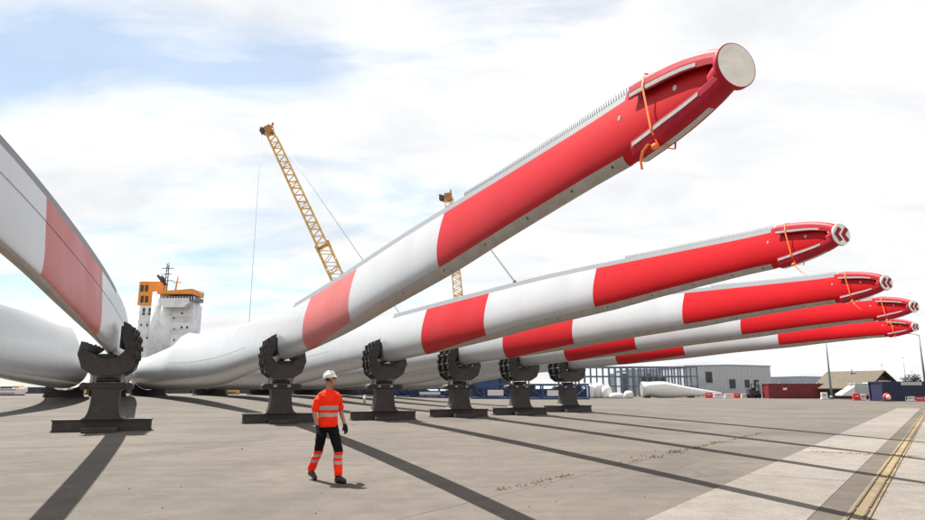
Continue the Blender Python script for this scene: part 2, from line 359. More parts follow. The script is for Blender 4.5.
def prof(s):
    if s <= TAB[0][0]: return TAB[0][1:]
    for i in range(len(TAB) - 1):
        a, b = TAB[i], TAB[i + 1]
        if a[0] <= s <= b[0]:
            p0 = TAB[max(i - 1, 0)]; p3 = TAB[min(i + 2, len(TAB) - 1)]; t = (s - a[0]) / (b[0] - a[0]); h = b[0] - a[0]; r = []
            for k in range(1, 5):                      # monotone-limited cubic
                d = (b[k] - a[k]) / h
                def lim(m_, *ds): return 0 if min(ds) * max(ds) <= 0 else max(-3 * abs(d), min(3 * abs(d), m_))
                da = (a[k] - p0[k]) / max(a[0] - p0[0], 1e-6) if p0 is not a else d
                db = (p3[k] - b[k]) / max(p3[0] - b[0], 1e-6) if p3 is not b else d
                m0 = lim((da + d) / 2, da, d); m1 = lim((db + d) / 2, db, d)
                r.append((2 * t**3 - 3 * t**2 + 1) * a[k] + (t**3 - 2 * t**2 + t) * h * m0 + (-2 * t**3 + 3 * t**2) * b[k] + (t**3 - t**2) * h * m1)
            return tuple(r)
    return TAB[-1][1:]
VL, VT = 0.115, 0.905
STAND_S = 26.6
class Blade:
    """blade geometry in its own frame: y = distance from the tip, x = sideways, z = up"""
    def __init__(s, bow): s.c = bow
    def lat(s, y): return -s.c * y * (y - STAND_S)
    def tang(s, y):
        d = -s.c * (2 * y - STAND_S); return Vector((d, 1, 0)).normalized()
    def hw(s, y, v):
        zb, zt, th, w = prof(y)
        x = v
        na = 5 * (.2969 * math.sqrt(max(x, 0)) - .126 * x - .3516 * x * x + .2843 * x**3 - .1015 * x**4)
        return (th * .92 * na) * (1 - w) + th / 2 * 2 * math.sqrt(max(v * (1 - v), 0)) * w + .004
    def camber(s, y, v):
        zb, zt, th, w = prof(y); return -(1 - w) * .045 * (zt - zb) * math.sin(math.pi * v ** .8)
    def pt(s, y, v, side, off=0.0):                    # side -1 is the hollow face, +1 the rounded face
        zb, zt, th, w = prof(y)
        tg = s.tang(y); nx = Vector((tg.y, -tg.x, 0))
        lx = s.camber(y, v) + side * (s.hw(y, v) + off)
        p = Vector((s.lat(y), y, 0)) + nx * lx; p.z = zb + (zt - zb) * v - (off if v == 0 else 0)
        return p
VS = sorted(set([0, .004, .015, .04, .08, VL, .2, .27, .35, .43, .51, .59, .67, .75, .83, VT, .95, 1.0]))
def blade_stations(bands):
    s = [.08, .12, .16, .2, .24, .3, .4, .5, .65, .8, 1.0, 1.2, 1.45, 1.8]; x = 2.15
    while x < 74: s.append(x); x += .5 if x < 8 else (1.0 if x < 30 else 1.25)
    s += [74.5 + .7 * i for i in range(0, 42)]
    s += [e for b_ in bands for e in b_ if e > 1] + [104.0]
    s = sorted(set(round(q, 3) for q in s if q <= 104.0 and (q in (104.0,) or all(abs(q - e) > .12 or q == e for b_ in bands for e in b_))))
    r = [s[0]]
    for q in s[1:]:
        if q - r[-1] > (.03 if q < 3 else (.25 if q < 30 else .62)) or q == 104.0 or any(q == e for b_ in bands for e in b_): r.append(q)
    return r
def shell_mesh(B, BANDS, skylit):
    mb = MB(); ST = blade_stations(BANDS); ring = [(v, -1) for v in reversed(VS)] + [(v, 1) for v in VS[1:]]
    n = len(ring); vs_ = []; fs = []; mi = []
    for y in ST:
        for v, sd in ring: vs_.append(B.pt(y, v, sd))
    for i in range(len(ST) - 1):
        ym = (ST[i] + ST[i + 1]) / 2; red = any(a <= ym <= b for a, b in BANDS)
        for j in range(n):
            j2 = (j + 1) % n
            fs.append((i * n + j, (i + 1) * n + j, (i + 1) * n + j2, i * n + j2))
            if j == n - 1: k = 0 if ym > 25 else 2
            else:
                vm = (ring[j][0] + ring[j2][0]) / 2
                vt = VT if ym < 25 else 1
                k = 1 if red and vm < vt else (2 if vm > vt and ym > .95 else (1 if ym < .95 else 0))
            if k == 1 and skylit and ym > 8: k = 3  # inner band takes the red with the sky sheen painted in
            mi.append(k)
    me = bpy.data.meshes.new('shell'); fs.append(tuple(range(n))); mi.append(1); fs.append(tuple(range((len(ST) - 1) * n, len(ST) * n))); mi.append(0)
    me.from_pydata(vs_, [], fs)
    for m in (M_WHITE, M_RED, M_TE, M_REDSKY): me.materials.append(m)
    me.polygons.foreach_set('material_index', mi)
    me.polygons.foreach_set('use_smooth', [True] * (len(fs) - 2) + [False] * 2)
    bm = bmesh.new(); bm.from_mesh(me); bmesh.ops.recalc_face_normals(bm, faces=bm.faces)
    for e in bm.edges:
        if len(e.link_faces) == 2 and e.calc_face_angle(0) > R(50): e.smooth = False
    bm.to_mesh(me); bm.free(); return me
def strip_on(B, y0, y1, va, vb, side, off, step, both=False, taper=0.0):
    """a thin strip lying on the shell between two chord fractions"""
    mb = MB(); ys = []; y = y0
    while y < y1 - step * .4: ys.append(y); y += step
    ys.append(y1); vs_ = []; fs = []
    for y in ys:
        k = 1 if not taper else min(1, (y1 - y) / taper + .02)
        if both:
            seq = [(vb * k, -1), (vb * k * .5, -1), (vb * k * .2, -1), (vb * k * .05, -1), (0, -1), (vb * k * .05, 1), (vb * k * .2, 1), (vb * k * .5, 1), (vb * k, 1)]
        else: seq = [(va, side), ((va + vb) / 2, side), (vb, side)]
        vs_ += [B.pt(y, v, sd, off) for v, sd in seq]; n = len(seq)
    for i in range(len(ys) - 1):
        for j in range(n - 1): fs.append((i * n + j, (i + 1) * n + j, (i + 1) * n + j + 1, i * n + j + 1))
    mb.add(vs_, fs, 0, True); return mb
def comb_mesh(B):
    mb = MB(); y = .95; w = .034
    while y < 4.6:
        zt = prof(y)[1]; tg = B.tang(y); nx = Vector((tg.y, -tg.x, 0)) * .004
        a = Vector((B.lat(y), y, zt)) ; h = .052
        bpt = Vector((B.lat(y + w), y + w, prof(y + w)[1]))
        m_ = a.lerp(bpt, .35) + Vector((0, 0, h)); dn = Vector((0, 0, -.02))
        vs_ = [a + dn - nx, bpt + dn - nx, bpt - nx, m_ - nx * .5, a - nx, a + dn + nx, bpt + dn + nx, bpt + nx, m_ + nx * .5, a + nx]
        mb.add(vs_, [(0, 1, 2, 4), (5, 9, 7, 6)])
        c1 = a.lerp(bpt, .5); t1 = c1 + Vector((0, .004, h)); hwid = (bpt - a) * .27
        mb.add([c1 - hwid - nx, c1 + hwid - nx, t1 - nx * .5, c1 - hwid + nx, c1 + hwid + nx, t1 + nx * .5], [(0, 1, 2), (3, 5, 4), (0, 2, 5, 3), (1, 4, 5, 2)]); y += w
    return mb
def arm_mesh(B, top):
    """one curved arm of the tip guard, a U channel that rides on the blade edge"""
    mb = MB(); ys = [-.01, .05, .12, .2, .3, .42, .55, .68, .78, .87]
    UP = [.085, .118, .148, .175, .205, .232, .255, .275, .288, .298]; LO = [-.072, -.092, -.112, -.128, -.145, -.16, -.172, -.182, -.188, -.192]
    def cen(y):
        T_ = UP if top else LO
        for i in range(len(ys) - 1):
            if ys[i] <= y <= ys[i + 1]:
                z = 3.15 + T_[i] + (T_[i + 1] - T_[i]) * (y - ys[i]) / (ys[i + 1] - ys[i])
        return Vector((B.lat(y) + (B.camber(max(y, .1), 1.0 if top else 0.0)), y, z))
    sg = 1 if top else -1; vs_ = []; fs = []
    prof2 = [(-.082, -.10), (-.08, -.05), (-.072, -.012), (-.052, .014), (-.025, .024), (.025, .024), (.052, .014), (.072, -.012), (.08, -.05), (.082, -.10), (.07, -.10), (.06, -.02), (0, .004), (-.06, -.02), (-.07, -.10)]
    n = len(prof2)
    for y in ys:
        c = cen(y); k = .75 + .25 * min(1, y / .5)
        for px, pz in prof2: vs_.append(c + Vector((px * k, 0, sg * pz * k)))
    for i in range(len(ys) - 1):
        for j in range(n): fs.append((i * n + j, i * n + (j + 1) % n, (i + 1) * n + (j + 1) % n, (i + 1) * n + j))
    fs.append(tuple(range(n))); fs.append(tuple(range((len(ys) - 1) * n, len(ys) * n)))
    mb.add(vs_, fs); return mb, cen, sg
def tape_mesh(B, cen, sg, y0, y1, side, z0, z1):
    mb = MB(); vs_ = []; fs = []; m = 10
    for i in range(m + 1):
        y = y0 + (y1 - y0) * i / m; c = cen(y); k = .75 + .25 * min(1, y / .5)
        x = side * (.0815 * k + .002)
        vs_ += [c + Vector((x, 0, sg * z0 * k)), c + Vector((x, 0, sg * z1 * k))]
    for i in range(m): fs.append((2 * i, 2 * i + 1, 2 * i + 3, 2 * i + 2))
    mb.add(vs_, fs); return mb
def tape_face(B, cen, sg, y0, y1):
    mb = MB(); vs_ = []; fs = []; m = 10
    for i in range(m + 1):
        y = y0 + (y1 - y0) * i / m; c = cen(y); k = .75 + .25 * min(1, y / .5)
        vs_ += [c + Vector((-.024 * k, 0, sg * (.024 * k + .002))), c + Vector((.024 * k, 0, sg * (.024 * k + .002)))]
    for i in range(m): fs.append((2 * i, 2 * i + 1, 2 * i + 3, 2 * i + 2))
    mb.add(vs_, fs); return mb
def strap_mesh(B, tail):
    mb = MB(); y = .70; pts = []
    zb, zt = prof(y)[:2]; cx = B.lat(y)
    loop = [(-.06, zt + .03), (.06, zt + .03), (.092, zt - .07), (.092, zb + .09), (.06, zb - .03), (-.06, zb - .03), (-.092, zb + .09), (-.092, zt - .07)]
    n = len(loop); w = .009
    vs_ = []
    for i, (x, z) in enumerate(loop):
        sk = .09 * (zt - z) / (zt - zb)
        for dy in (-w, w):
            vs_.append((cx + x, y - sk + dy, z))
    fs = [(2 * i, 2 * i + 1, (2 * i + 3) % (2 * n), (2 * i + 2) % (2 * n)) for i in range(n)]
    mb.add(vs_, fs)
    # knot and hanging tail
    k = Vector((cx - .085, y - .09, zb - .03))
    mb.ball(k, (.02, .025, .02), 8, 6)
    tails = [[k, k + Vector((-.02, .03, .025)), k + Vector((-.02, .09, .0)), k + Vector((-.01, .13, -.05)), k + Vector((0, .135, -.10))]] if tail == 0 else \
            [[k, k + Vector((-.02, -.06, -.05)), k + Vector((-.01, -.12, -.12)), k + Vector((0, -.16, -.15))]]
    for tl in tails:
        for a, b in zip(tl[:-1], tl[1:]): mb.bar(a, b, .016, .004)
    return mb
GUARD_CACHE = {}
def build_blade(tip, heading_pts, bow, label, plain_disc, tail, detail=True, group=None, seam=False, dz=0.0, bands=((0, 5.65), (12.1, 19.2)), tape=VL):
    """tip: ground point under the tip; heading_pts: ((s, point), (s, point)) the blade axis passes"""
    B = Blade(bow); (sa, pa), (sb, pb) = heading_pts
    la = Vector((B.lat(sa), sa)); lb = Vector((B.lat(sb), sb))
    w = Vector(pb[:2]) - Vector(pa[:2]); l = lb - la
    rz = math.atan2(w.y, w.x) - math.atan2(l.y, l.x)
    rot = Matrix.Rotation(rz, 2); o = Vector(pa[:2]) - rot @ la
    root = empty('wind_turbine_blade', (o.x, o.y, dz), rz); tag(root, label, 'turbine blade', group)
    key = (bow, plain_disc, tail, detail, seam, bands)
    if key in GUARD_CACHE:
        for ch in GUARD_CACHE[key].children: copy_tree(ch, root)
        return root, B
    GUARD_CACHE[key] = root
    sh = bpy.data.objects.new('shell', shell_mesh(B, bands, plain_disc)); col.objects.link(sh); sh.parent = root
    strip_on(B, 1.0, 18.5, 0, tape, 0, .005, .5, True, 9.0).build('leading_edge_tape', M_LEP, root)
    comb_mesh(B).build('serrated_edge', M_COMB, root)
    if seam:
        strip_on(B, 1.5, 82, .635, .642, 1, .006, .6).build('seam', M_STEEL, root)
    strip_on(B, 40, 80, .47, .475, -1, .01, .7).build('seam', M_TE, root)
    for y in (1.15, 1.75, 2.6, 3.7, 5.2, 7.4):
        p = B.pt(y, .06, -1, .004); MB().tube([p + Vector((.006, 0, .0)), p + Vector((-.006, 0, -.004))], .009 + .001 * y, 10).build('drain_hole', M_DARKM, root)
    if detail:
        g = MB().tube([(B.lat(0), -.035, 3.15), (B.lat(0), -.01, 3.15)], .119, 40).build('end_disc', M_DISC if plain_disc else M_DISCW, root)
        if not plain_disc:
            for x0 in (-.102, -.008):
                MB().prism([(x0, 3.15), (x0 + .062, 3.235), (x0 + .104, 3.208), (x0 + .055, 3.15), (x0 + .104, 3.092), (x0 + .062, 3.065)], -.039, -.0355).build('chevron', M_CHEV, g)
            MB().prism([(0.124 * math.cos(a), 3.15 + .124 * math.sin(a)) for a in [2 * math.pi * i / 32 for i in range(32)]], -.012, -.006).build('rim', M_GUARD, g)
        else:
            MB().tube([(B.lat(0), -.033, 3.15), (B.lat(0), .0, 3.15)], .125, 40).build('rim', M_GUARD, g)
        for top in (True, False):
            mb, cen, sg = arm_mesh(B, top); a = mb.build('guard_arm', M_GUARD, root, bevel=.004)
            for side in (-1, 1):
                tape_mesh(B, cen, sg, .20, .85, side, -.088, -.062).build('reflective_tape', M_REFL, a)
            if not top: tape_face(B, cen, sg, .18, .86).build('reflective_tape', M_REFL, a)
        MB().tube([(B.lat(0), -.012, 3.15), (B.lat(0), .06, 3.152), (B.lat(0), .14, 3.155)], [.09, .07, .045], 28).build('socket', M_GUARD, root)
        strap_mesh(B, tail).build('strap', M_STRAP, root)
        for y, v in ((1.02, .66), (.42, .62)):
            p = B.pt(y, v, -1); MB().tube([p + Vector((.004, 0, 0)), p - Vector((.006, 0, 0))], .017, 14).build('lightning_receptor', M_REFL, root)
    return root, B
TIPS = [(732, 68), (839, 235), (885, 283), (913, 306.7), (914.5, 327)]
STANDS = [(103, 431), (279, 423), (383, 420), (459, 417), (520, 415), (568, 412)]
TIPZ = 3.15
BOW = 0.0017
LAB = ['nearest red and white turbine blade, its tip capped by a plain pale disc',
       'second red and white turbine blade, its chevron disc below the plain disc tip',
       'third red and white turbine blade from the top, between two others on stands',
       'fourth red and white turbine blade from the top, narrow chevron disc at right edge',
       'lowest and farthest red and white turbine blade in the fan']
GB = 'red and white blades fanned out on stands'
blades = []; stand_spots = []
def axis_at(root, B, s):
    return root.matrix_basis @ Vector((B.lat(s), s, 0)), (root.matrix_basis.to_3x3() @ B.tang(s))
for k in range(5):
    t = ground(0, 0); r = ray(*TIPS[k]); t = r * ((TIPZ - CAMH) / r.z); S = ground(*STANDS[k + 1])
    d = (Vector((S.x, S.y)) - Vector((t.x, t.y))).length
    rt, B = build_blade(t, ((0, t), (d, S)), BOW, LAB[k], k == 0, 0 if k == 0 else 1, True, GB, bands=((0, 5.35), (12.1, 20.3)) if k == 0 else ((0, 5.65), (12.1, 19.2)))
    rt.matrix_basis; bpy.context.view_layer.update()
    blades.append((rt, B)); stand_spots.append((rt, B, d))
# left pair
S1 = ground(*STANDS[0])
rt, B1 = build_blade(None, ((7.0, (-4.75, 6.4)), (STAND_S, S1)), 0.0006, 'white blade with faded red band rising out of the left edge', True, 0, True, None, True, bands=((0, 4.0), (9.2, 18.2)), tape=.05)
bpy.context.view_layer.update(); blades.append((rt, B1)); stand_spots.insert(0, (rt, B1, STAND_S))
rt, B0 = build_blade(None, ((50, (-27.5, 38.3)), (79.5, (-40.0, 65.0))), BOW, 'broad white blade root lying at the far left edge', False, 1, False, None, False, dz=0.2)
bpy.context.view_layer.update(); blades.append((rt, B0)); stand_spots.append((rt, B0, STAND_S))

# ------------------------------------------------------------------ tip stands
def make_stand():
    r = empty('blade_stand', (0, 0, 0))
    mb = MB()                                             # cross beam, an I section
    mb.box(-1.6, 1.6, -.34, .34, .37, .43).box(-1.6, 1.6, -.34, .34, .0, .06)
    for y in (-.26, .0, .26): mb.box(-1.57, 1.57, y - .03, y + .03, .058, .372)
    for x in (-1.5, -.9, .9, 1.5): mb.box(x - .02, x + .02, -.3, .3, .057, .373)
    mb.build('cross_beam', M_STEEL, r)
    for y0, y1 in ((-1.1, -.345), (.345, 1.1)): MB().box(-.55, .55, y0, y1, .003, .17).build('long_beam', M_STEEL, r, bevel=.02)
    L = [(-.70, .43), (-.56, .52), (-.49, .68), (-.45, .9), (-.43, 1.15), (-.43, 1.40), (-.52, 1.50)]
    MB().prism(L + [(-x, z) for x, z in reversed(L)], -.5, .5).build('column', M_STEEL, r)
    for y in (-.535, .50): MB().prism([(x * .96, z) for x, z in L] + [(-x * .96, z) for x, z in reversed(L)], y, y + .033).build('column_plate', M_STEEL, r)
    MB().box(-.60, .60, -.42, .42, 1.50, 1.72).build('head_beam', M_STEEL, r, bevel=.015)
    for x in (-.72, .72):
        p = MB().tube([(x, -.46, 1.60), (x, .46, 1.60)], .13, 18)
        p.tube([(x, -.50, 1.60), (x, .50, 1.60)], .05, 10); p.box(x - .12 if x > 0 else x, x if x > 0 else x + .12, -.1, .1, 1.55, 1.66)
        p.build('pin', M_STEEL, r)
    for x in (-.3, .3): MB().box(x - .07, x + .07, -.45, -.418, 1.58, 1.68).build('lug', M_GALV, r)
    MB().tube([(0, 0, 1.74), (0, 0, 1.93)], .40, 24).build('turntable', M_DARKM, r)
    for x in (-.52, .52): 
        for y in (-.3, .3): MB().bar((x, y, 1.73), (x * .9, y * .85, 2.03), .09).build('jack', M_GALV, r)
    P = [(-.66, 3.80), (-.42, 3.92), (-.42, 3.25), (-.58, 2.9), (-.3, 2.6), (.34, 2.6), (.6, 2.85), (.64, 3.12), (.86, 3.16), (.94, 2.7), (.76, 2.2), (.38, 1.96), (-.46, 1.96), (-.82, 2.22), (-.94, 2.72), (-.92, 3.2), (-.82, 3.56)]
    P2 = [(-.64, 3.64), (-.48, 3.68), (-.48, 3.25), (-.64, 2.88), (-.34, 2.54), (.36, 2.54), (.66, 2.82), (.70, 3.0), (.8, 3.02), (.88, 2.7), (.72, 2.26), (.38, 2.02), (-.46, 2.02), (-.78, 2.26), (-.88, 2.72), (-.86, 3.18), (-.78, 3.5)]
    for y in (-.96, -.06, .84): MB().prism(P, y, y + .12).build('cradle_plate', M_STEEL, r)
    for y in (-.70, .20): MB().prism(P2[2:], y + .14, y + .24).build('cradle_web', M_RUBBER, r)
    for x, z in ((-.54, 3.72), (-.66, 3.42), (-.82, 3.3), (-.72, 3.05), (-.84, 2.85), (-.74, 2.62), (-.78, 2.4), (.8, 2.9), (.74, 2.5)):
        MB().tube([(x, -1.0, z), (x, 1.0, z)], .05, 8).build('tie_rod', M_DARKM, r)
    for i, z in enumerate((3.62, 3.34, 3.02, 2.66)):
        x = (-.78, -.90, -.94, -.90)[i]
        for y in (-.9, 0, .9): MB().box(x - .05, x + .06, y - .1, y + .1, z - .09, z + .07).build('hinge_block', M_RUBBER, r)
    MB().box(-.25, .29, -1.0, 1.0, 2.60, 2.73).build('rubber_pad', M_RUBBER, r, bevel=.02)
    MB().box(-.418, -.36, -1.0, 1.0, 2.95, 3.75).build('rubber_pad', M_RUBBER, r, bevel=.02)
    for y in (-.9, 0, .9): MB().bar((.60, y, 2.80), (.36, y, 3.02), .12).build('rubber_pad', M_RUBBER, r)
    for x, y in ((-.78, -.6), (.78, -.6)):
        MB().box(x - .05, x + .05, y, y + .05, 2.2, 2.32).build('lug', M_GALV, r)
    return r
SL = ['dark steel stand nearest the left edge, gripping the faded red banded blade', 'dark steel stand left of the walking person, under the nearest blade',
      'dark steel stand just right of the walking person', 'dark steel stand third from the right, in front of blue frames',
      'dark steel stand second from the right in the row', 'smallest and rightmost dark steel stand in the row', 'dark steel stand under the broad blade beyond the left edge']
GS = 'steel stands under the blades'
proto = make_stand()
for i, (rt, B, d) in enumerate(stand_spots):
    o = proto if i == 0 else copy_tree(proto)
    p, tg = axis_at(rt, B, d)
    o.location = (p.x, p.y, 0); o.rotation_euler = (0, 0, math.atan2(tg.y, tg.x) - R(90) - (R(4) + math.pi if i == 0 else R((0, 0, 1.5, -2, 1, -1.5, 0)[i])))
    tag(o, SL[i], 'stand', GS)
# root saddles
def make_saddle():
    r = empty('root_saddle', (0, 0, 0))
    MB().box(-2.3, 2.3, -.3, .3, 0, .25).build('base_beam', M_STEEL, r)
    for x in (-2.1, 2.1): MB().box(x - .15, x + .15, -1.6, 1.6, .003, .2).build('foot', M_STEEL, r)
    P = [(-2.2, .255), (2.2, .255), (2.25, 1.1)] + [(2.42 * math.cos(a), 3.23 + 2.42 * math.sin(a)) for a in [R(-40 - 100 * i / 16) for i in range(17)]] + [(-2.25, 1.1)]
    for y in (-.28, .16): MB().prism(P, y, y + .12).build('saddle_plate', M_STEEL, r)
    return r
sp = make_saddle()
RL = ['dark root saddle under the nearest red and white blade', 'dark root saddle behind, under the second blade', 'dark root saddle behind, under the third blade', 'dark root saddle behind, under the fourth blade',
      'dark root saddle behind, under the farthest blade', 'dark root saddle behind the leftmost stand', 'dark root saddle under the broad white root at the left edge']
for i, (rt, B) in enumerate(blades):
    o = sp if i == 0 else copy_tree(sp); p, tg = axis_at(rt, B, 102)
    o.location = (p.x, p.y, gz(p.x, p.y)); o.rotation_euler = (0, 0, math.atan2(tg.y, tg.x) - R(90)); tag(o, RL[i], 'root saddle', 'saddles under the blade roots')

# ------------------------------------------------------------------ person
M_SKIN = mat('skin', (0.36, 0.19, 0.12), 0.5, var=0.1, vscale=12)
M_BOOT = mat('black_boot', (0.012, 0.012, 0.013), 0.5, var=0.3)
M_BLACK = mat('black_cloth', (0.012, 0.012, 0.015), 0.85, var=0.3, vscale=10, bump=0.6, bscale=14)
M_HELM = mat('helmet_white', (0.62, 0.61, 0.58), 0.35, var=0.05)
def banded(name, base, band, rows, axis=2, bump=0.6):
    """cloth with sewn-on reflective bands at given heights of the garment"""
    m = bpy.data.materials.new(name); m.use_nodes = True; t = m.node_tree; b = t.nodes['Principled BSDF']
    c = t.nodes.new('ShaderNodeTexCoord').outputs['Object']; sp_ = t.nodes.new('ShaderNodeSeparateXYZ'); t.links.new(c, sp_.inputs[0])
    tot = None
    wob = math_node(t, 'MULTIPLY', math_node(t, 'SUBTRACT', noise_tex(t, c, 6, 2), 0.5), 0.03)
    z = math_node(t, 'ADD', sp_.outputs[axis], wob)
    for z0, z1, cidx in rows:
        k = math_node(t, 'MULTIPLY', math_node(t, 'GREATER_THAN', z, z0), math_node(t, 'LESS_THAN', z, z1))
        base = mixc(t, k, base, band if cidx == 0 else cidx)
    f = noise_tex(t, c, 9, 5, 0.6)
    t.links.new(mixc(t, 1.0, base, ramp(t, f, [(0.3, (0.82,) * 3), (0.7, (1.1,) * 3)]), 'MULTIPLY'), b.inputs['Base Color'])
    b.inputs['Roughness'].default_value = 0.85; b.inputs['Specular IOR Level'].default_value = 0.15
    bn = t.nodes.new('ShaderNodeBump'); bn.inputs['Strength'].default_value = bump; bn.inputs['Distance'].default_value = 0.03
    t.links.new(noise_tex(t, c, 11, 4, 0.55, 0.6), bn.inputs['Height']); t.links.new(bn.outputs[0], b.inputs['Normal'])
    return m
HV = (1.0, 0.034, 0.008); TAPE = (0.42, 0.36, 0.345)
M_SHIRT = banded('hivis_shirt', HV, TAPE, [(1.075, 1.14, 0), (1.19, 1.26, 0)])
M_SLEEVE = banded('hivis_sleeve', HV, TAPE, [])
M_TROU = banded('work_trousers', (0.006, 0.006, 0.007), TAPE, [(0.12, 0.50, HV), (0.30, 0.35, 0), (0.40, 0.45, 0)])

def organic(name, mb, m, parent, voxel, smooth=6, mats=None):
    """weld the collected limbs into one continuous skin"""
    tmp = bpy.data.objects.new('tmp', mb.mesh('tmp', m)); col.objects.link(tmp)
    r = tmp.modifiers.new('r', 'REMESH'); r.mode = 'VOXEL'; r.voxel_size = voxel
    s_ = tmp.modifiers.new('s', 'SMOOTH'); s_.factor = .5; s_.iterations = smooth
    dg = bpy.context.evaluated_depsgraph_get(); me = bpy.data.meshes.new_from_object(tmp.evaluated_get(dg)); me.name = name
    bpy.data.objects.remove(tmp)
    me.materials.clear()
    for q in (mats or [m]): me.materials.append(q)
    for p in me.polygons: p.use_smooth = True; p.material_index = 0
    o = bpy.data.objects.new(name, me); col.objects.link(o); o.parent = parent
    return o
def limb(mb, pts, rad, flat=None):
    """tapered limb with round joints; flat squashes the section front to back"""
    P = [Vector(p) for p in pts]
    mb.tube(P, rad, 16)
    for p, r in zip(P, rad): mb.ball(p, r, 14, 10)
def loft(mb, secs, n=20):
    """stack of ellipses (cx, cy, z, rx, ry)"""
    vs_ = []; fs = []
    for cx, cy, z, rx, ry in secs:
        for j in range(n):
            a = 2 * math.pi * j / n; ca, sa = math.cos(a), math.sin(a); e = .8
            vs_.append((cx + rx * math.copysign(abs(ca) ** e, ca), cy + ry * math.copysign(abs(sa) ** e, sa), z))
    for i in range(len(secs) - 1):
        for j in range(n): fs.append((i * n + j, i * n + (j + 1) % n, (i + 1) * n + (j + 1) % n, (i + 1) * n + j))
    fs.append(tuple(reversed(range(n)))); fs.append(tuple((len(secs) - 1) * n + j for j in range(n)))
    mb.add(vs_, fs)
FOOT_L, FOOT_R = ground(336, 484), ground(315, 479)
fw = Vector((.66, -.751)); pc = (FOOT_L + FOOT_R) / 2
person = empty('person', (pc.x, pc.y, 0), math.atan2(fw.y, fw.x) - R(90))     # local +Y is the walking direction, -X its left... see below
person.scale = (.91, .93, .97)
tag(person, 'person in orange hi-vis shirt and white helmet walking across the yard', 'person')
# local frame: y forward, x to the walker's right, z up
def loc_of(p):
    d = Vector((p.x - pc.x, p.y - pc.y)); rt_ = Vector((fw.y, -fw.x)); return (d.dot(rt_), d.dot(fw))
lx, ly = loc_of(FOOT_L); rx, ry = loc_of(FOOT_R)
lx = max(-.16, min(-.07, lx)); rx = min(.16, max(.07, rx)); ly = min(max(ly, .3), .36); ry = max(min(ry, -.3), -.36)
HIPL, HIPR = (-.095, 0.0, .93), (.095, -.01, .93)
KNL, KNR = (-.10, ly * .55 + .05, .50), (.10, ry * .42 + .05, .51)
ANL, ANR = (lx, ly - .03, .085), (rx, ry - .02, .13)
hy = .03
def hand(mb, wrist, down, palm_n, sgn):
    """relaxed gloved hand: palm, four curled fingers of unequal length and a thumb off the palm's side"""
    w = Vector(wrist); d = Vector(down).normalized(); n = Vector(palm_n).normalized(); a = d.cross(n).normalized() * sgn
    c = w + d * .055
    limb(mb, [w + a * .012, c + a * .018, w + d * .095 + a * .022], [.026, .027, .02]); limb(mb, [w - a * .012, c - a * .02, w + d * .09 - a * .024], [.026, .026, .018])
    for i, L in enumerate((.072, .082, .076, .060)):
        b0 = w + d * .092 + a * (.031 - .0205 * i)
        p1 = b0 + d * L * .45 + n * L * .12; p2 = p1 + d * L * .32 + n * L * .28; p3 = p2 + d * L * .12 + n * L * .3
        limb(mb, [b0, p1, p2, p3], [.0105, .0098, .009, .0078])
    t0 = w + d * .025 + a * .028; t1 = t0 + d * .04 + a * .022 + n * .015; t2 = t1 + d * .034 + a * .006 + n * .014
    limb(mb, [t0, t1, t2], [.014, .0115, .009])
body = MB()
# torso, neck
loft(body, [(0, 0, .86, .15, .10), (0, 0, .95, .165, .11), (0, .0, 1.08, .15, .10), (0, .01, 1.22, .165, .11), (0, .02, 1.36, .165, .11), (0, .015, 1.44, .14, .085), (0, .01, 1.52, .07, .06)])
limb(body, [(0, .0, 1.48), (0, .015, 1.56), (0, .03, 1.62)], [.062, .056, .055])
for sx, kn, an, hp, ft in ((-1, KNL, ANL, HIPL, ly), (1, KNR, ANR, HIPR, ry)):
    limb(body, [hp, tuple((Vector(hp) + Vector(kn)) / 2 + Vector((0, .01, 0))), kn], [.092, .078, .058])
    limb(body, [kn, tuple(Vector(kn).lerp(Vector(an), .35) + Vector((0, -.02, 0))), an], [.055, .05, .036])
# arms: walker's right arm hangs close, left arm swings out a little
SHR, ELR, WRR = (.195, .0, 1.425), (.265, -.03, 1.16), (.25, .07, .92)
SHL, ELL, WRL = (-.195, .01, 1.425), (-.285, -.03, 1.17), (-.335, .05, .93)
for sh_, el, wr, sg in ((SHR, ELR, WRR, 1), (SHL, ELL, WRL, -1)):
    limb(body, [sh_, tuple(Vector(sh_).lerp(Vector(el), .5)), el], [.034, .044, .041]); limb(body, [el, tuple(Vector(el).lerp(Vector(wr), .35)), wr], [.042, .041, .028])
    hand(body, wr, Vector(wr) - Vector(el) + Vector((0, 0, -.05)), (-sg * .75, .55, .1), -sg)
# head, turned towards the walker's left and up
hd = MB()
def H(x, y, z): return Vector((x, y, z))
hd.ball((0, 0, .03), (.074, .094, .105), 20, 14); hd.ball((0, .025, -.045), (.056, .066, .07), 16, 10); hd.ball((0, .062, -.083), (.026, .024, .022), 10, 8)
hd.tube([(0, .088, .035), (0, .108, -.005), (0, .104, -.018)], [.009, .014, .012], 10); hd.ball((0, .108, -.012), (.015, .014, .012), 10, 8)
for sx in (-1, 1):
    hd.ball((sx * .076, -.005, .0), (.010, .022, .032), 10, 8); hd.ball((sx * .034, .068, -.012), (.022, .018, .018), 8, 6); hd.ball((sx * .032, .083, .052), (.026, .012, .009), 8, 6)
hd.ball((0, .087, -.05), (.024, .010, .006), 10, 6); hd.ball((0, .086, -.062), (.021, .010, .007), 10, 6)
HM = Matrix.Translation((0, .035, 1.685)) @ Matrix.Rotation(R(38), 4, 'Z') @ Matrix.Rotation(R(14), 4, 'X')
body.add([HM @ Vector(v) for v in hd.v], hd.f)
bo = organic('body', body, M_SKIN, person, .0065, 3, [M_SKIN, M_BOOT, M_BLACK])
for p in bo.data.polygons:
    c = p.center
    if c.z < .945 and abs(c.x) > .185: p.material_index = 2
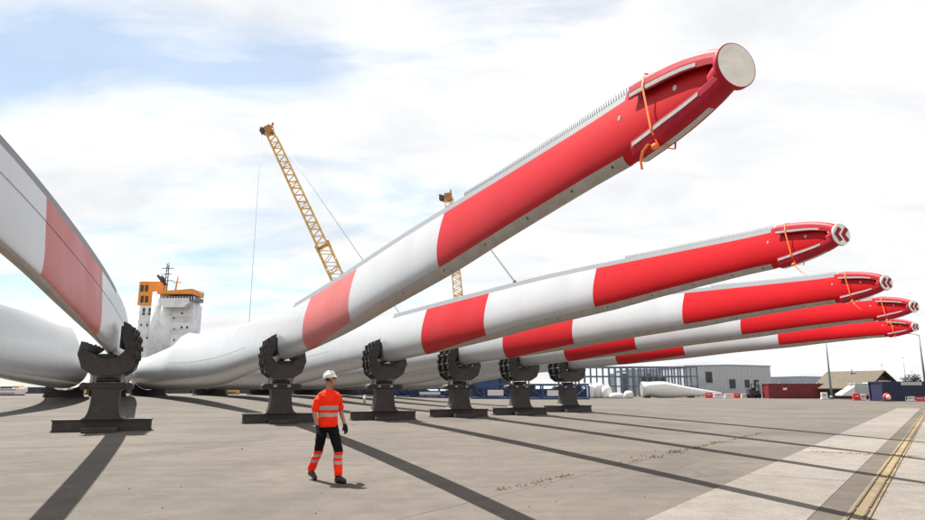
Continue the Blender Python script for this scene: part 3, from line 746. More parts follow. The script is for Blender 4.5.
# face details
for sx in (-1, 1):
    e = MB(); e.ball((0, 0, 0), .0125, 10, 8); e.build('eye', mat('eye_white', (.5, .48, .45), .2), person, matrix=HM @ Matrix.Translation((sx * .031, .083, .028)))
    MB().ball((0, 0, 0), (.006, .004, .006), 8, 6).build('iris', mat('iris_dark', (.02, .015, .01), .2), person, matrix=HM @ Matrix.Translation((sx * .031, .0945, .028)))
MB().box(-.05, .05, .078, .1025, .014, .043).build('safety_glasses', M_GLASS, person, bevel=.006, matrix=HM)
# clothes
sh = MB()
loft(sh, [(0, .005, .90, .195, .135), (0, .005, .98, .192, .134), (0, .005, 1.10, .182, .128), (0, .012, 1.22, .19, .132), (0, .02, 1.34, .205, .137), (0, .015, 1.43, .212, .115), (0, .01, 1.49, .165, .09), (0, .01, 1.515, .11, .08), (0, .01, 1.53, .075, .07)], 24)
for sh_, el in ((SHR, ELR), (SHL, ELL)):
    a = Vector(sh_); b = Vector(el); limb(sh, [a + Vector((-a.x * .2, 0, .0)), a.lerp(b, .35), a.lerp(b, .78)], [.074, .078, .074])
so = organic('shirt', sh, M_SHIRT, person, .011, 7, [M_SHIRT, M_SLEEVE])
for p in so.data.polygons: p.material_index = 1 if abs(p.center.x) > .204 else 0
bm = bmesh.new(); bm.from_mesh(so.data)
for v in bm.verts:                                     # cloth folds
    k = noise.noise(Vector((v.co.x * 7, v.co.y * 7, v.co.z * 4))) * .007 + noise.noise(v.co * 17) * .004
    if v.co.z > .92: v.co += v.normal * k
bm.to_mesh(so.data); bm.free()
MB().tube([(0, .012, 1.515), (0, .014, 1.54)], [.074, .070], 20, cap=False).build('collar', M_SHIRT, person)
tr = MB()
loft(tr, [(0, 0, .84, .165, .115), (0, 0, .92, .172, .12), (0, 0, .99, .165, .115)])
for kn, an, hp in ((KNL, ANL, HIPL), (KNR, ANR, HIPR)):
    hp_, kn_, an_ = Vector(hp), Vector(kn), Vector(an)
    limb(tr, [hp_, hp_.lerp(kn_, .5) + Vector((0, .01, 0)), kn_], [.105, .095, .08]); limb(tr, [kn_, kn_.lerp(an_, .4) + Vector((0, -.02, 0)), an_ + Vector((0, -.005, .06))], [.080, .080, .074])
to = organic('trousers', tr, M_TROU, person, .011, 5)
bm = bmesh.new(); bm.from_mesh(to.data)
for v in bm.verts: v.co += v.normal * (noise.noise(Vector((v.co.x * 8, v.co.y * 8, v.co.z * 13))) * .012)
bm.to_mesh(to.data); bm.free()
for an, lift in ((ANL, 0), (ANR, .035)):
    b = MB(); a = Vector(an)
    b.tube([a + Vector((0, -.01, .10)), a + Vector((0, -.01, .0))], [.058, .056], 14); b.ball(a + Vector((0, -.015, 0)), .055, 12, 8)
    heel = Vector((a.x, a.y - .05, .045 + lift * 1.6)); toe = Vector((a.x + (.02 if a.x > 0 else -.02), a.y + .17, .043))
    limb(b, [heel, heel.lerp(toe, .5) + Vector((0, 0, .022)), toe], [.046, .052, .042])
    bt = organic('boot', b, M_BOOT, person, .009, 3)
    bm = bmesh.new(); bm.from_mesh(bt.data)
    zmin = min(v.co.z for v in bm.verts)
    for v in bm.verts:
        fl = .004 + max(0, (a.y + .06 - v.co.y)) * lift * 5
        if v.co.z < fl + .012: v.co.z = fl
    bm.to_mesh(bt.data); bm.free()
he = MB(); nu, nv = 28, 10
vs_ = []; fs = []
for i in range(nv + 1):
    a = math.pi / 2 * i / nv
    for j in range(nu):
        b = 2 * math.pi * j / nu; vs_.append((.104 * math.cos(a) * math.cos(b), .125 * math.cos(a) * math.sin(b), .115 * math.sin(a)))
for i in range(nv):
    for j in range(nu): fs.append((i * nu + j, i * nu + (j + 1) % nu, (i + 1) * nu + (j + 1) % nu, (i + 1) * nu + j))
he.add(vs_, fs, 0, True)
for sx in (-.04, 0, .04): he.tube([(sx, .11, .045), (sx, .07, .10), (sx, 0, .121), (sx, -.07, .10), (sx, -.11, .05)], .008, 6)
ho = he.build('helmet', M_HELM, person, matrix=HM @ Matrix.Translation((0, -.005, .055)))
pk = MB(); P = [(.1 * math.cos(a), .115 * math.sin(a) + (.05 * math.sin(a) ** 2)) for a in [R(10 + 160 * i / 12) for i in range(13)]]; Q = [(.102 * math.cos(a), .122 * math.sin(a)) for a in [R(10 + 160 * i / 12) for i in range(13)]]
pk.add([(x, y, -.012) for x, y in P] + [(x, y, .006) for x, y in Q] + [(x, y, -.018) for x, y in P], [(i, i + 1, 14 + i, 13 + i) for i in range(12)] + [(26 + i, 27 + i, 1 + i, i) for i in range(12)] + [(13 + i, 14 + i, 27 + i, 26 + i) for i in range(12)])
pk.build('peak', M_HELM, ho)
MB().tube([(-.09, .02, .0), (-.075, .045, -.08), (0, .07, -.155), (.075, .045, -.08), (.09, .02, .0)], .007, 6).build('chin_strap', M_BLACK, ho)
for sx in (-1, 1): MB().tube([(sx * .088, .0, -.035), (sx * .108, .0, -.035)], .03, 14).build('ear_defender', M_BLACK, ho)

# ------------------------------------------------------------------ ship behind the quay
def bx(mb, px0, px1, py0, py1, Y, depth, mi=0):
    """upright block whose front face, Y metres out, spans those survey rows and columns"""
    a = at((px0 + px1) / 2, py1, Y); x0 = at(px0, (py0 + py1) / 2, Y).x; x1 = at(px1, (py0 + py1) / 2, Y).x
    return mb.box(x0, x1, Y, Y + depth, at((px0 + px1) / 2, py1, Y).z, at((px0 + px1) / 2, py0, Y).z, mi)
SY = 150.0
ship = empty('ship', (at(168, 380, SY).x, SY, -3.0)); tag(ship, 'white ship superstructure with orange funnel and bridge roof beyond the blades', 'ship')
IM = Matrix.Translation(-Vector(ship.location))
def sp_(mb, name, m, parent=ship, bevel=0.0):
    mb.v = [tuple(Vector(v) - Vector(ship.location)) for v in mb.v]; return mb.build(name, m, parent, bevel)
hx0 = at(136, 380, SY).x
mb = MB(); P = [(hx0, 1.2), (hx0 + 1.5, 6.5), (hx0 + 52, 6.5), (hx0 + 60, 8.0), (hx0 + 57, -3.4), (hx0 + 3, -3.4)]
mb.prism(P, SY - 2, SY + 16); sp_(mb, 'hull', M_HULL)
mb = MB(); mb.box(hx0 + .8, hx0 + 50, SY - 2.05, SY - 1.95, 5.7, 6.3); sp_(mb, 'hull_band', M_SHIPW)
mb = MB(); bx(mb, 137, 163, 305.5, 368, SY, 6); sp_(mb, 'aft_house', M_SHIPW)
mb = MB(); bx(mb, 138.5, 158, 281.5, 305, SY + .1, 4.5); fu = sp_(mb, 'funnel', M_SHIPO)
for x in (140.5, 145):
    for y0 in (285, 296):
        mb = MB(); bx(mb, x, x + 3, y0, y0 + 6.5, SY + .02, .06); sp_(mb, 'louvre', M_GLASS)
for x in (142.5, 148.5):
    mb = MB(); bx(mb, x, x + 2.4, 308, 315, SY - .08, .06); sp_(mb, 'louvre', M_GLASS)
for cxp, rr in ((157, 2.0), (164, 1.9)):
    c = at(cxp, 330, SY - 1); mb = MB(); z0 = at(cxp, 368, SY).z; z1 = at(cxp, 293, SY).z
    mb.tube([(c.x, SY - .2, z0), (c.x, SY - .2, z1)], rr, 20); sp_(mb, 'stair_tower', M_SHIPW)
mb = MB(); bx(mb, 169.5, 191, 304, 368, SY - 1, 5); sp_(mb, 'accommodation_block', M_SHIPW)
mb = MB(); x0, x1 = at(165, 305, SY).x, at(195, 305, SY).x; za, zb_, zc = at(185, 309, SY).z, at(185, 304.5, SY).z, at(185, 300.2, SY).z
mb.prism([(at(171, 305, SY).x, za), (at(190, 305, SY).x, za), (x1, zb_), (x1, zc), (x0, zc), (x0, zb_)], SY - 3.5, SY + 3); br = sp_(mb, 'bridge', M_SHIPW)
mb = MB(); bx(mb, 166, 194, 296.3, 300.2, SY - 3.2, 5.5); sp_(mb, 'bridge_window_band', M_GLASS)
for i in range(11):
    mb = MB(); x = 166 + 28 * i / 10; bx(mb, x - .35, x + .35, 296.2, 300.2, SY - 3.35, .16); sp_(mb, 'window_mullion', M_SHIPW)
mb = MB(); zt0, zt1 = at(185, 296.3, SY).z, at(185, 292.5, SY).z
mb.prism([(x0 - .3, zt0), (x1 + .6, zt0), (x1 + .7, zt1 + .3), (x1 - 2.0, zt1 + .05), (x0 - .3, zt1 - .25)], SY - 4.0, SY + 3.2); sp_(mb, 'bridge_roof', M_SHIPO)
for x, y in ((182, 313), (181.5, 327.5), (187, 327.5)):
    mb = MB(); bx(mb, x - 1, x + 1, y - 1.2, y + 1.2, SY - 1.06, .08); sp_(mb, 'porthole', M_GLASS)
for yy in (312, 321, 333, 345):
    mb = MB(); bx(mb, 137, 191.5, yy, yy + .5, SY - 1.15, .3); sp_(mb, 'deck_edge', M_SHIPW)
mm = MB(); b0 = at(162, 284, SY); b1 = at(164.5, 263, SY)
for dx in (-.35, .35): mm.bar((b0.x + dx, SY + 2, b0.z - 2), (b1.x + dx * .5, SY + 2, b1.z), .16)
for i in range(7):
    t = i / 6; mm.bar((b0.x - .35, SY + 2, b0.z + (b1.z - b0.z) * t), (b0.x + .5, SY + 2, b0.z + (b1.z - b0.z) * t + .5), .1)
for dz_, w in ((-1.0, 1.4), (-2.4, 1.0), (-4.0, 1.6)): mm.box(b1.x - w, b1.x + w, SY + 1.9, SY + 2.1, b1.z + dz_, b1.z + dz_ + .16)
sp_(mm, 'radar_mast', M_DARKM)
mm = MB(); a0 = at(175, 293, SY); mm.tube([(a0.x, SY, a0.z), (a0.x + .4, SY, at(177, 276, SY).z)], [.25, .12], 8); mm.box(a0.x - .6, a0.x + 1.2, SY - .1, SY + .1, a0.z + 2.4, a0.z + 2.6); sp_(mm, 'antenna', M_RUST)
mm = MB(); a0 = at(156, 282, SY); mm.tube([(a0.x + .6, SY + 3, a0.z - .3), (a0.x, SY + 3, a0.z + 1.2), (a0.x - .9, SY + 3, a0.z + 2.2)], [.7, .65, .6], 12); sp_(mm, 'exhaust_pipe', M_DARKM)
for x in (199.5, 203):
    mm = MB(); a0 = at(x, 296, SY); mm.tube([(a0.x, SY, a0.z), (a0.x, SY, a0.z + 2.0)], .08, 6); sp_(mm, 'whip_antenna', M_SHIPW)

for yy in (311.5, 320.5, 332.5):
    for i in range(9):
        mb = MB(); x = 170.5 + 2.2 * i; bx(mb, x, x + .35, yy - 4.0, yy, SY - 1.3, .1); sp_(mb, 'railing_post', M_SHIPW)
    mb = MB(); bx(mb, 169.5, 191, yy - 4.0, yy - 3.6, SY - 1.3, .1); sp_(mb, 'handrail', M_SHIPW)
for x, y in ((174, 318), (174, 329), (174, 340), (187, 340), (181, 340), (141, 325), (147, 325), (141, 338), (147, 338)):
    mb = MB(); bx(mb, x - .8, x + .8, y - 1, y + 1, SY - 1.06 if x > 160 else SY - .06, .08); sp_(mb, 'porthole', M_GLASS)
mb = MB(); bx(mb, 151.5, 153.5, 306, 352, SY - .25, .2); sp_(mb, 'ladder', M_GALV)
# ------------------------------------------------------------------ lattice cranes on the quay
def lattice(a, b, w0, w1, bays, chord, brace):
    a = Vector(a); b = Vector(b); d = (b - a).normalized(); side = Vector((0, 1, 0)); side = (side - d * side.dot(d)).normalized(); up = d.cross(side)
    mb = MB(); cor = []
    for i in range(bays + 1):
        t = i / bays; w = (w0 + (w1 - w0) * t) / 2; c = a.lerp(b, t)
        cor.append([c + side * sx * w + up * sy * w for sx, sy in ((-1, -1), (1, -1), (1, 1), (-1, 1))])
    for k in range(4): mb.bar(cor[0][k], cor[-1][k], chord)
    for i in range(bays):
        for k in range(4):
            p, q = (k, (k + 1) % 4) if i % 2 else ((k + 1) % 4, k); mb.bar(cor[i][p], cor[i + 1][q], brace)
        if i % 6 == 0:
            for k in range(4): mb.bar(cor[i][k], cor[i][(k + 1) % 4], brace)
    return mb
def crane(base_px, Y, tip_px, joint_t, mast_px, rope_px, label, w=2.0, blocks=()):
    bxp = at(base_px, 385, Y).x; z0 = gz(bxp, Y); r = empty('crawler_crane', (bxp, Y, z0)); tag(r, label, 'crane', 'cranes on the quay')
    tip = at(*tip_px, Y) - Vector(r.location); foot = Vector((0, 0, 2.6))
    j = foot.lerp(tip, joint_t)
    lattice(foot, j, w * 1.22, w * 1.22, 22, .24, .13).build('lower_boom', M_YEL, r)
    lattice(j, tip, w, w * .82, 34, .22, .12).build('upper_boom', M_YEL, r)
    d = (tip - foot).normalized()
    jb = MB(); jb.bar(j - d * .8, j + d * .8, w * 1.3, w * 1.3); 
    mb = MB(); s_ = Vector((0, 1, 0)); u = d.cross(s_).normalized()
    for k in (-1, 1): mb.bar(j + u * k * w * .62 - d * .7, j + u * k * w * .62 + d * .7, .5)
    mb.bar(j - u * w * .62, j + u * w * .62, .3); mb.build('boom_joint', M_RUST, r)
    mb = MB(); mb.bar(tip - d * .4, tip + d * 1.2, w * .9, w * .7).bar(tip + Vector((-1.6, 0, .2)), tip + Vector((.6, 0, .9)), .6).bar(tip + Vector((-1.9, 0, 1.0)), tip + Vector((-.9, 0, -.6)), .45).bar(tip + Vector((.2, 0, .8)), tip + Vector((.5, 0, 2.0)), .3)
    hd_ = mb.build('boom_head', M_RUST, r)
    MB().tube([tip + Vector((-1.4, -.5, .2)), tip + Vector((-1.4, .5, .2))], .6, 14).build('sheave', M_DARKM, hd_)
    mt = at(*mast_px, Y) - Vector(r.location)
    for oy in (-.5, .5): MB().tube([tip + Vector((.5, oy, .6)), mt + Vector((0, oy, 0))], .075, 6).build('pendant_line', M_CABLE, r)
    for t, L in blocks:
        p = (tip + Vector((.5, 0, .6))).lerp(mt, t); dd = (mt - tip).normalized(); MB().bar(p - dd * L / 2, p + dd * L / 2, .5, .6).build('pendant_block', M_DARKM, r)
    lattice(Vector((1.5, 0, 2.8)), mt, 1.6, 1.2, 14, .22, .12).build('mast', M_YEL, r)
    if rope_px:
        q = at(*rope_px, Y) - Vector(r.location); tp = tip + Vector((-1.7, 0, .1)); q = Vector((tp.x, tp.y, q.z))
        MB().tube([tp, q], .05, 6).build('hoist_rope', M_CABLE, r)
        hk = MB().box(q.x - .5, q.x + .5, q.y - .3, q.y + .3, q.z - 1.6, q.z); hk.build('hook_block', M_RUST, r)
    MB().box(-2.2, 6.5, -1.7, 1.7, 1.5, 3.6).build('upper_works', M_BLUE, r, bevel=.1)
    MB().box(6.55, 8.5, -2.4, 2.4, 1.4, 4.4).build('counterweight', M_DARKM, r, bevel=.1)
    MB().box(-3.6, -2.25, -1.8, -.4, 1.6, 3.8).build('cab', M_GLASS, r, bevel=.1)
    for y in (-3.0, 3.0): MB().box(-4.2, 4.2, y - .6, y + .6, 0.0, 1.4).build('crawler_track', M_DARKM, r, bevel=.3)
    MB().box(-1.6, 1.6, -2.38, 2.38, .5, 1.48).build('undercarriage', M_DARKM, r)
crane(385, 122, (270, 132), .52, (402, 317), (247, 324), 'tall yellow lattice crane with its boom leaning left', 1.95)
crane(467, 130, (448.5, 199), .35, (541, 317), None, 'second lattice crane, its rusty head just above the nearest blade', 1.8, ((.735, 1.6), (.91, 1.9)))

# ------------------------------------------------------------------ yard background, right
def on_ground(name, px, Y, label, cat, group=None, rz=0.0):
    p = at(px, 385, Y); r = empty(name, (p.x, Y, gz(p.x, Y)), rz); tag(r, label, cat, group); return r
def container(px, Y, L, H, W, m, label, rz=0.0):
    r = on_ground('shipping_container', px, Y, label, 'container', 'containers along the yard edge', rz)
    mb = MB(); n = int(L / .28); 
    mb.box(-L / 2 + .1, L / 2 - .1, .06, W - .06, .15, H - .12)
    mb.build('body', m, r)
    mb = MB()
    for i in range(n):
        x = -L / 2 + .2 + (L - .4) * i / (n - 1); mb.box(x - .07, x + .07, 0.012, W - .012, .16, H - .13)
    c = mb.build('corrugation', m, r); c['kind'] = 'stuff'
    for x in (-L / 2, L / 2 - .16):
        for y in (-.005, W - .155): MB().box(x, x + .16, y, y + .16, 0, H).build('corner_post', m, r)
    for z in (.002, H - .125):
        for y in (.003, W - .123): MB().box(-L / 2 + .165, L / 2 - .165, y, y + .12, z, z + .12).build('rail', m, r)
    for z in (0.004, H - .116):
        for x in (-L / 2, L / 2 - .14): MB().box(x, x + .14, .16, W - .16, z, z + .11).build('end_sill', m, r)
    return r
rc = container(803, 105, 11.0, 2.35, 2.4, M_DRED, 'long dark red container at the right of the yard', R(-3))
MB().bar((-3.2, -.02, 1.5), (-2.6, -.02, 1.5), .1, .35).build('label_plate', M_BARW, rc)
for x in (-5, -3.4, -1.2, .8, 2.6, 4.4): MB().box(x - .2, x + .2, .3, .6, 2.352, 2.5).build('roof_cleat', M_GALV, rc)
bc = container(936, 82, 14.0, 2.42, 2.5, M_NAVY, 'navy blue container at the right edge of the frame', R(2))
MB().box(-4.5, -1.8, -.02, -.006, 1.95, 2.35).build('label_plate', M_GALV, bc)

def building(px, Y, W, D, H, m, label, rz, slope=0.0):
    r = on_ground('warehouse', px, Y, label, 'warehouse', None, rz)
    MB().prism([(-W / 2, 0), (W / 2, 0), (W / 2, H), (0, H + slope), (-W / 2, H)], 0, D).build('wall', m, r)
    mb = MB()
    for i in range(int(W / .9)):
        x = -W / 2 + .45 + i * .9; mb.box(x - .05, x + .05, -.04, -.003, .3, H - .1)
    c = mb.build('cladding_rib', m, r); c['kind'] = 'stuff'
    MB().prism([(-W / 2 - .2, H + .01), (-W / 2 - .2, H + .25), (0, H + slope + .25), (W / 2 + .2, H + .25), (W / 2 + .2, H + .01), (0, H + slope + .01)], -.15, D + .2).build('roof', M_CLAD2, r)
    return r
wh = building(729, 160, 21.5, 18, 6.9, M_CLAD, 'grey metal warehouse with small dark windows beyond the yard', R(4), .25)
for x, z, w, h in ((-4.9, 3.0, 1.6, 2.6), (.9, 1.6, 1.5, 2.2), (4.6, 1.8, 1.2, 1.9), (6.9, 1.8, 1.2, 1.9)):
    wd = MB().box(x - w / 2, x + w / 2, -.1, -.045, z, z + h).build('window', M_GLASS, wh)
    MB().box(x - w / 2 - .1, x + w / 2 + .1, -.12, -.05, z - .14, z - .01).build('sill', M_GALV, wd)
MB().box(-9.4, -6.2, -.1, -.045, .05, 4.0).build('roller_door', M_CLAD2, wh)
fb = building(803, 232, 23, 14, 5.4, M_CLAD2, 'low pale blue-grey shed far behind the red container', 0.0, .3)
for i in range(7):
    x = -10 + i * 3.2; MB().box(x - 1.2, x + 1.2, -.12, -.045, 2.2, 3.3).build('window', M_GLASS, fb)
mb2 = building(668, 175, 22, 12, 6.4, M_CLAD2, 'pale shed seen through the steel frame', 0.0, .2)

# steel frame under construction
fr = on_ground('steel_frame', 641, 128, 'open grey steel building frame behind the lowest blade', 'steel frame')
W_ = 22.0
for row, dy in ((0, 0), (1, 6.0)):
    for i in range(19):
        x = -W_ / 2 + W_ * i / 18; MB().box(x - .13, x + .13, dy - .15, dy + .15, 0, 5.6).build('column', M_BLUEG, fr)
    for z in (1.9, 3.8, 5.62): MB().box(-W_ / 2 - .2, W_ / 2 + .2, dy - .12, dy + .12, z, z + .22).build('beam', M_BLUEG, fr)
for i in range(0, 19, 3):
    x = -W_ / 2 + W_ * i / 18; MB().box(x - .1, x + .1, .2, 5.8, 5.64, 5.82).build('rafter', M_BLUEG, fr)
for i in range(5, 14, 2):
    x = -W_ / 2 + W_ * i / 18; MB().box(x + .15, x + 1.05, 5.7, 5.8, .2, 4.6).build('wall_panel', M_GALV if i % 4 == 1 else M_BLUEG, fr)
for i in range(9, 13):
    x = -W_ / 2 + W_ * i / 18; MB().box(x + .15, x + 1.05, .0, .08, 2.2, 3.7).build('wall_panel', M_DARKM, fr)

# white blade lying far off beside the frame
fbl = on_ground('lying_blade', 642, 113, 'white turbine blade lying on the ground before the steel frame', 'turbine blade', None)
def far_blade(root):
    mb = MB(); vs_ = []; fs = []; n = 18
    T_ = [(0, 1.35, 1.45, 1.3), (1.2, 1.35, 1.4, 1.25), (2.6, 1.3, 1.55, 1.1), (4.2, 1.25, 1.6, .9), (6.5, 1.05, 1.25, .65), (9.5, .85, .85, .45), (13, .62, .5, .3), (15, .5, .36, .2)]
    for x, cz, rz_, ry_ in T_:
        for j in range(n):
            a = 2 * math.pi * j / n; vs_.append((x, ry_ * math.cos(a) + x * .25, cz * .98 + rz_ * math.sin(a) * .88 + .12))
    for i in range(len(T_) - 1):
        for j in range(n): fs.append((i * n + j, i * n + (j + 1) % n, (i + 1) * n + (j + 1) % n, (i + 1) * n + j))
    fs.append(tuple(range(n))); fs.append(tuple((len(T_) - 1) * n + j for j in range(n)))
    mb.add(vs_, fs, 0, True); mb.build('shell', M_BARW, root)
    MB().tube([(-.12, 0, 1.44), (-.02, 0, 1.44)], 1.2, 24).build('root_flange', M_GALV, root)
    for x in (.8, 9.0): MB().box(x - .3, x + .3, x * .25 - 1.2, x * .25 + 1.2, 0, .24).build('timber_support', M_DWOOD, root)
far_blade(fbl)
# bulk bags
BL = ['white bulk bag at the left of the pile by the steel frame', 'large white bulk bag in the middle of the pile by the frame', 'white bulk bag at the right of the pile by the frame', 'low flat white bundle in front of the steel frame', 'small white bundle beside the lying blade root']
for i, (px, w, h, Y) in enumerate(((588, 1.9, 2.2, 108), (597, 2.3, 2.5, 109), (606, 1.7, 2.0, 108), (616, 2.2, .9, 106), (628, 1.5, 1.2, 107))):
    r = on_ground('bulk_bag', px, Y, BL[i], 'bag', 'white bags by the frame', random.uniform(-.3, .3))
    mb = MB(); loft(mb, [(0, 0, 0, w * .44, w * .4), (0, 0, h * .15, w * .5, w * .46), (0, 0, h * .55, w * .51, w * .47), (.05, 0, h * .85, w * .42, w * .38), (.05, 0, h, w * .2, w * .18)], 16)
    b = mb.build('sack', M_BAG, r)
    for p in b.data.polygons: p.use_smooth = True
    if h > 1.5:
        for sx in (-1, 1): MB().tube([(sx * w * .3, 0, h * .9), (sx * w * .3, .0, h * 1.12), (sx * w * .12, 0, h * .96)], .04, 6).build('lifting_loop', M_BARW, r)

# barriers, signs and small yard clutter
def barrier(px, Y, m, label, L=1.2, H=.9, rz=0.0):
    r = on_ground('plastic_barrier', px, Y, label, 'barrier', 'red and white plastic barriers', rz)
    MB().prism([(-L / 2, .0), (L / 2, .0), (L / 2 * .98, H * .3), (L / 2 * .9, H), (-L / 2 * .9, H), (-L / 2 * .98, H * .3)], -.12, .12).build('body', m, r, bevel=.05)
    MB().box(-L / 2 * 1.02, L / 2 * 1.02, -.25, .25, 0, H * .2).build('foot', m, r, bevel=.04)
    MB().box(-L * .25, L * .25, -.135, .135, H * .55, H * .7).build('grip_slot', M_BARR if m is M_BARW else M_BARW, r)
for i, (px, Y, m, L, H) in enumerate(((855, 88, M_BARR, 1.0, .9), (861, 88, M_BARW, .9, .8), (871, 86, M_BARR, .8, .9), (886, 84, M_BARR, 1.1, .9), (908, 82, M_BARW, 1.3, .6), (917, 82, M_BARR, 1.4, .55), (927, 82, M_BARW, 1.4, .55),
                                       (823, 97, M_BARW, 1.0, 1.0), (708, 112, M_BARR, 1.3, .9), (717, 112, M_BARW, 1.5, .8), (728, 112, M_BARW, 1.6, .7), (736, 111, M_BARR, 1.1, .8), (744, 111, M_BARW, 1.3, .7))):
    barrier(px, Y, m, ['red barrier left of the hut gap', 'white barrier beside the red one before the hut', 'red barrier at the left end of the navy container', 'red barrier before the middle of the navy container', 'white low barrier before the navy container', 'red low barrier near the right edge', 'white low barrier at the very right edge', 'white barrier before the right end of the dark red container', 'red barrier at the tip of the lying blade', 'white barrier right of the lying blade tip', 'long white barrier before the grey warehouse', 'red barrier left of the dark forklift', 'white barrier beside the dark forklift'][i], L, H)
def round_sign(px, Y, label):
    r = on_ground('marker_dome', px, Y, label, 'marker', 'marker domes')
    mb = MB(); mb.ball((0, 0, .5), (.5, .3, .5), 20, 12); mb.build('dome', M_BARR, r); MB().ball((0, -.2, .50), (.3, .2, .3), 16, 10).build('face', M_BARW, r)
    MB().box(-.6, .6, -.3, .3, 0, .2).build('foot', M_DARKM, r)
round_sign(885.5, 80, 'rounded red and white marker before the navy container')
tr_ = on_ground('site_trailer', 863, 95, 'small grey and white site trailer in front of the hut', 'trailer')
MB().box(-1.1, 1.1, 0, 2.0, .45, 2.3).build('body', M_GALV, tr_, bevel=.05)
MB().prism([(-1.12, .5), (-1.12, 1.9), (-3.1, .75), (-3.1, .55)], .1, 1.9).build('ramp', M_BARW, tr_)
MB().box(1.12, 1.3, 0, 2.0, .45, 2.4).build('end_panel', M_BARW, tr_)
for x in (-.6, .6): MB().tube([(x, -.05, .32), (x, .2, .32)], .32, 16).build('wheel', M_RUBBER, tr_)
# forklift
fk = on_ground('forklift', 756, 108, 'dark forklift with pale mast standing left of the red container', 'forklift')
MB().box(-1.1, .5, 0, 1.3, .4, 1.25).build('chassis', M_DARKM, fk, bevel=.08)
MB().box(-1.2, -.6, .05, 1.25, .5, 1.5).build('counterweight', M_DARKM, fk, bevel=.08)
for x, y in ((-.8, .1), (-.8, 1.2), (.35, .1), (.35, 1.2)): MB().box(x - .05, x + .05, y - .05, y + .05, 1.25, 2.25).build('cab_post', M_DARKM, fk)
MB().box(-.9, .5, .05, 1.25, 2.25, 2.34).build('cab_roof', M_DARKM, fk)
MB().box(-.5, .1, .4, .9, 1.25, 1.7).build('seat', M_RUBBER, fk)
for y in (.25, 1.05): MB().box(.62, .8, y - .07, y + .07, .1, 2.6).build('mast_rail', M_GALV, fk)
for y in (.3, 1.0): MB().box(.82, 2.0, y - .06, y + .06, .12, .18).build('fork', M_GALV, fk)
for x, y in ((-.75, 0), (-.75, 1.3), (.35, 0), (.35, 1.3)): MB().tube([(x, y - .12, .36), (x, y + .12, .36)], .36, 18).build('wheel', M_RUBBER, fk)
# hut with a brown gable roof, gable turned to the right
hut = on_ground('gabled_hut', 882, 100, 'dark boarded hut with wide brown gable roof at right', 'hut', None, R(27))
MB().prism([(-3.9, 0), (3.9, 0), (3.9, 1.75), (0, 4.05), (-3.9, 1.75)], 0, 8).build('wall', M_DWOOD, hut)
for sx in (-1, 1):
    MB().prism([(0, 4.10), (0, 4.28), (sx * 4.5, 1.60), (sx * 4.5, 1.43)], -.7, 8.6).build('roof', M_ROOF, hut)
MB().box(-1.0, 3.0, -.1, -.01, 1.95, 2.75).build('sign_board', M_BARW, hut)
MB().box(-.6, .6, -.06, -.012, .05, 1.8).build('door', M_DARKM, hut)
MB().tube([(-.8, 4, 3.6), (-.8, 4, 4.7)], .15, 10).build('chimney', M_GALV, hut)
# lamp posts and thin masts
def lamp(px, Y, H, label):
    r = on_ground('lamp_post', px, Y, label, 'lamp post', 'lamp posts')
    MB().tube([(0, 0, 0), (0, 0, H)], [.17, .10], 10).build('pole', M_POLE, r)
    MB().tube([(0, 0, 0), (0, 0, .5)], .26, 10).build('base', M_POLE, r)
    a = MB().tube([(0, 0, H - .05), (-.5, 0, H + .15), (-1.2, 0, H + .2)], .05, 8).build('arm', M_POLE, r); MB().box(-1.7, -1.1, -.12, .12, H + .13, H + .25).build('lamp_head', M_GALV, a)
lamp(830.5, 98, 8.6, 'grey lamp post behind the dark red container'); lamp(925.5, 92, 9.0, 'grey lamp post at the right edge above the navy container')
for px, Y, H, lb in ((884, 190, 9.0, 'thin far mast above the hut roof'), (906.5, 190, 11.0, 'taller thin far mast right of the hut'), (913.5, 185, 7.0, 'short thin far mast by the dark tree')):
    r = on_ground('thin_mast', px, Y, lb, 'mast', 'far masts'); MB().tube([(0, 0, 0), (0, 0, H)], [.09, .05], 8).build('pole', M_POLE, r); MB().box(-.4, .4, -.04, .04, H - .7, H - .6).build('crossbar', M_POLE, r)
# tree
def tree(px, Y, H, Rr, label, n=900):
    r = on_ground('tree', px, Y, label, 'tree', 'far trees')
    mb = MB().tube([(0, 0, 0), (.05, 0, H * .3), (0, 0, H * .6)], [.2, .15, .07], 8)
    for k in range(6):
        a = k * 1.05; mb.tube([(0, 0, H * (.3 + .05 * k)), (Rr * .6 * math.cos(a), Rr * .6 * math.sin(a), H * (.5 + .06 * k))], [.07, .03], 6)
    mb.build('trunk', M_BARK, r)
    c = MB(); cl = [(random.gauss(0, Rr * .42), random.gauss(0, Rr * .42), H * random.uniform(.42, .86)) for _ in range(14)]
    for i in range(n):
        q = random.choice(cl); p = Vector(q) + Vector((random.gauss(0, Rr * .24), random.gauss(0, Rr * .24), random.gauss(0, Rr * .22)))
        a = Vector((random.gauss(0, 1), random.gauss(0, 1), random.gauss(0, 1))).normalized(); b = a.orthogonal().normalized(); s_ = random.uniform(.1, .26)
        c.add([p - a * s_, p + b * s_ * .5, p + a * s_, p - b * s_ * .5], [(0, 1, 2, 3)])
    c.build('crown', M_LEAF, r)
tree(911.5, 120, 4.3, 1.4, 'dark round tree beyond the navy container')
for i in range(9):
    tree((838, 846, 700, 760, 772, 786, 897, 903, 920)[i], 250 + 8 * i, random.uniform(3.2, 4.6), 3.2, ['low far tree at the left of the hut', 'low far tree touching the hut roof', 'far tree behind the grey warehouse', 'far tree at the right corner of the grey warehouse', 'far tree left of the pale far shed', 'far tree behind the pale far shed', 'far tree at the right eave of the hut', 'far tree between hut and thin masts', 'far tree at the right edge of the frame'][i], 500)

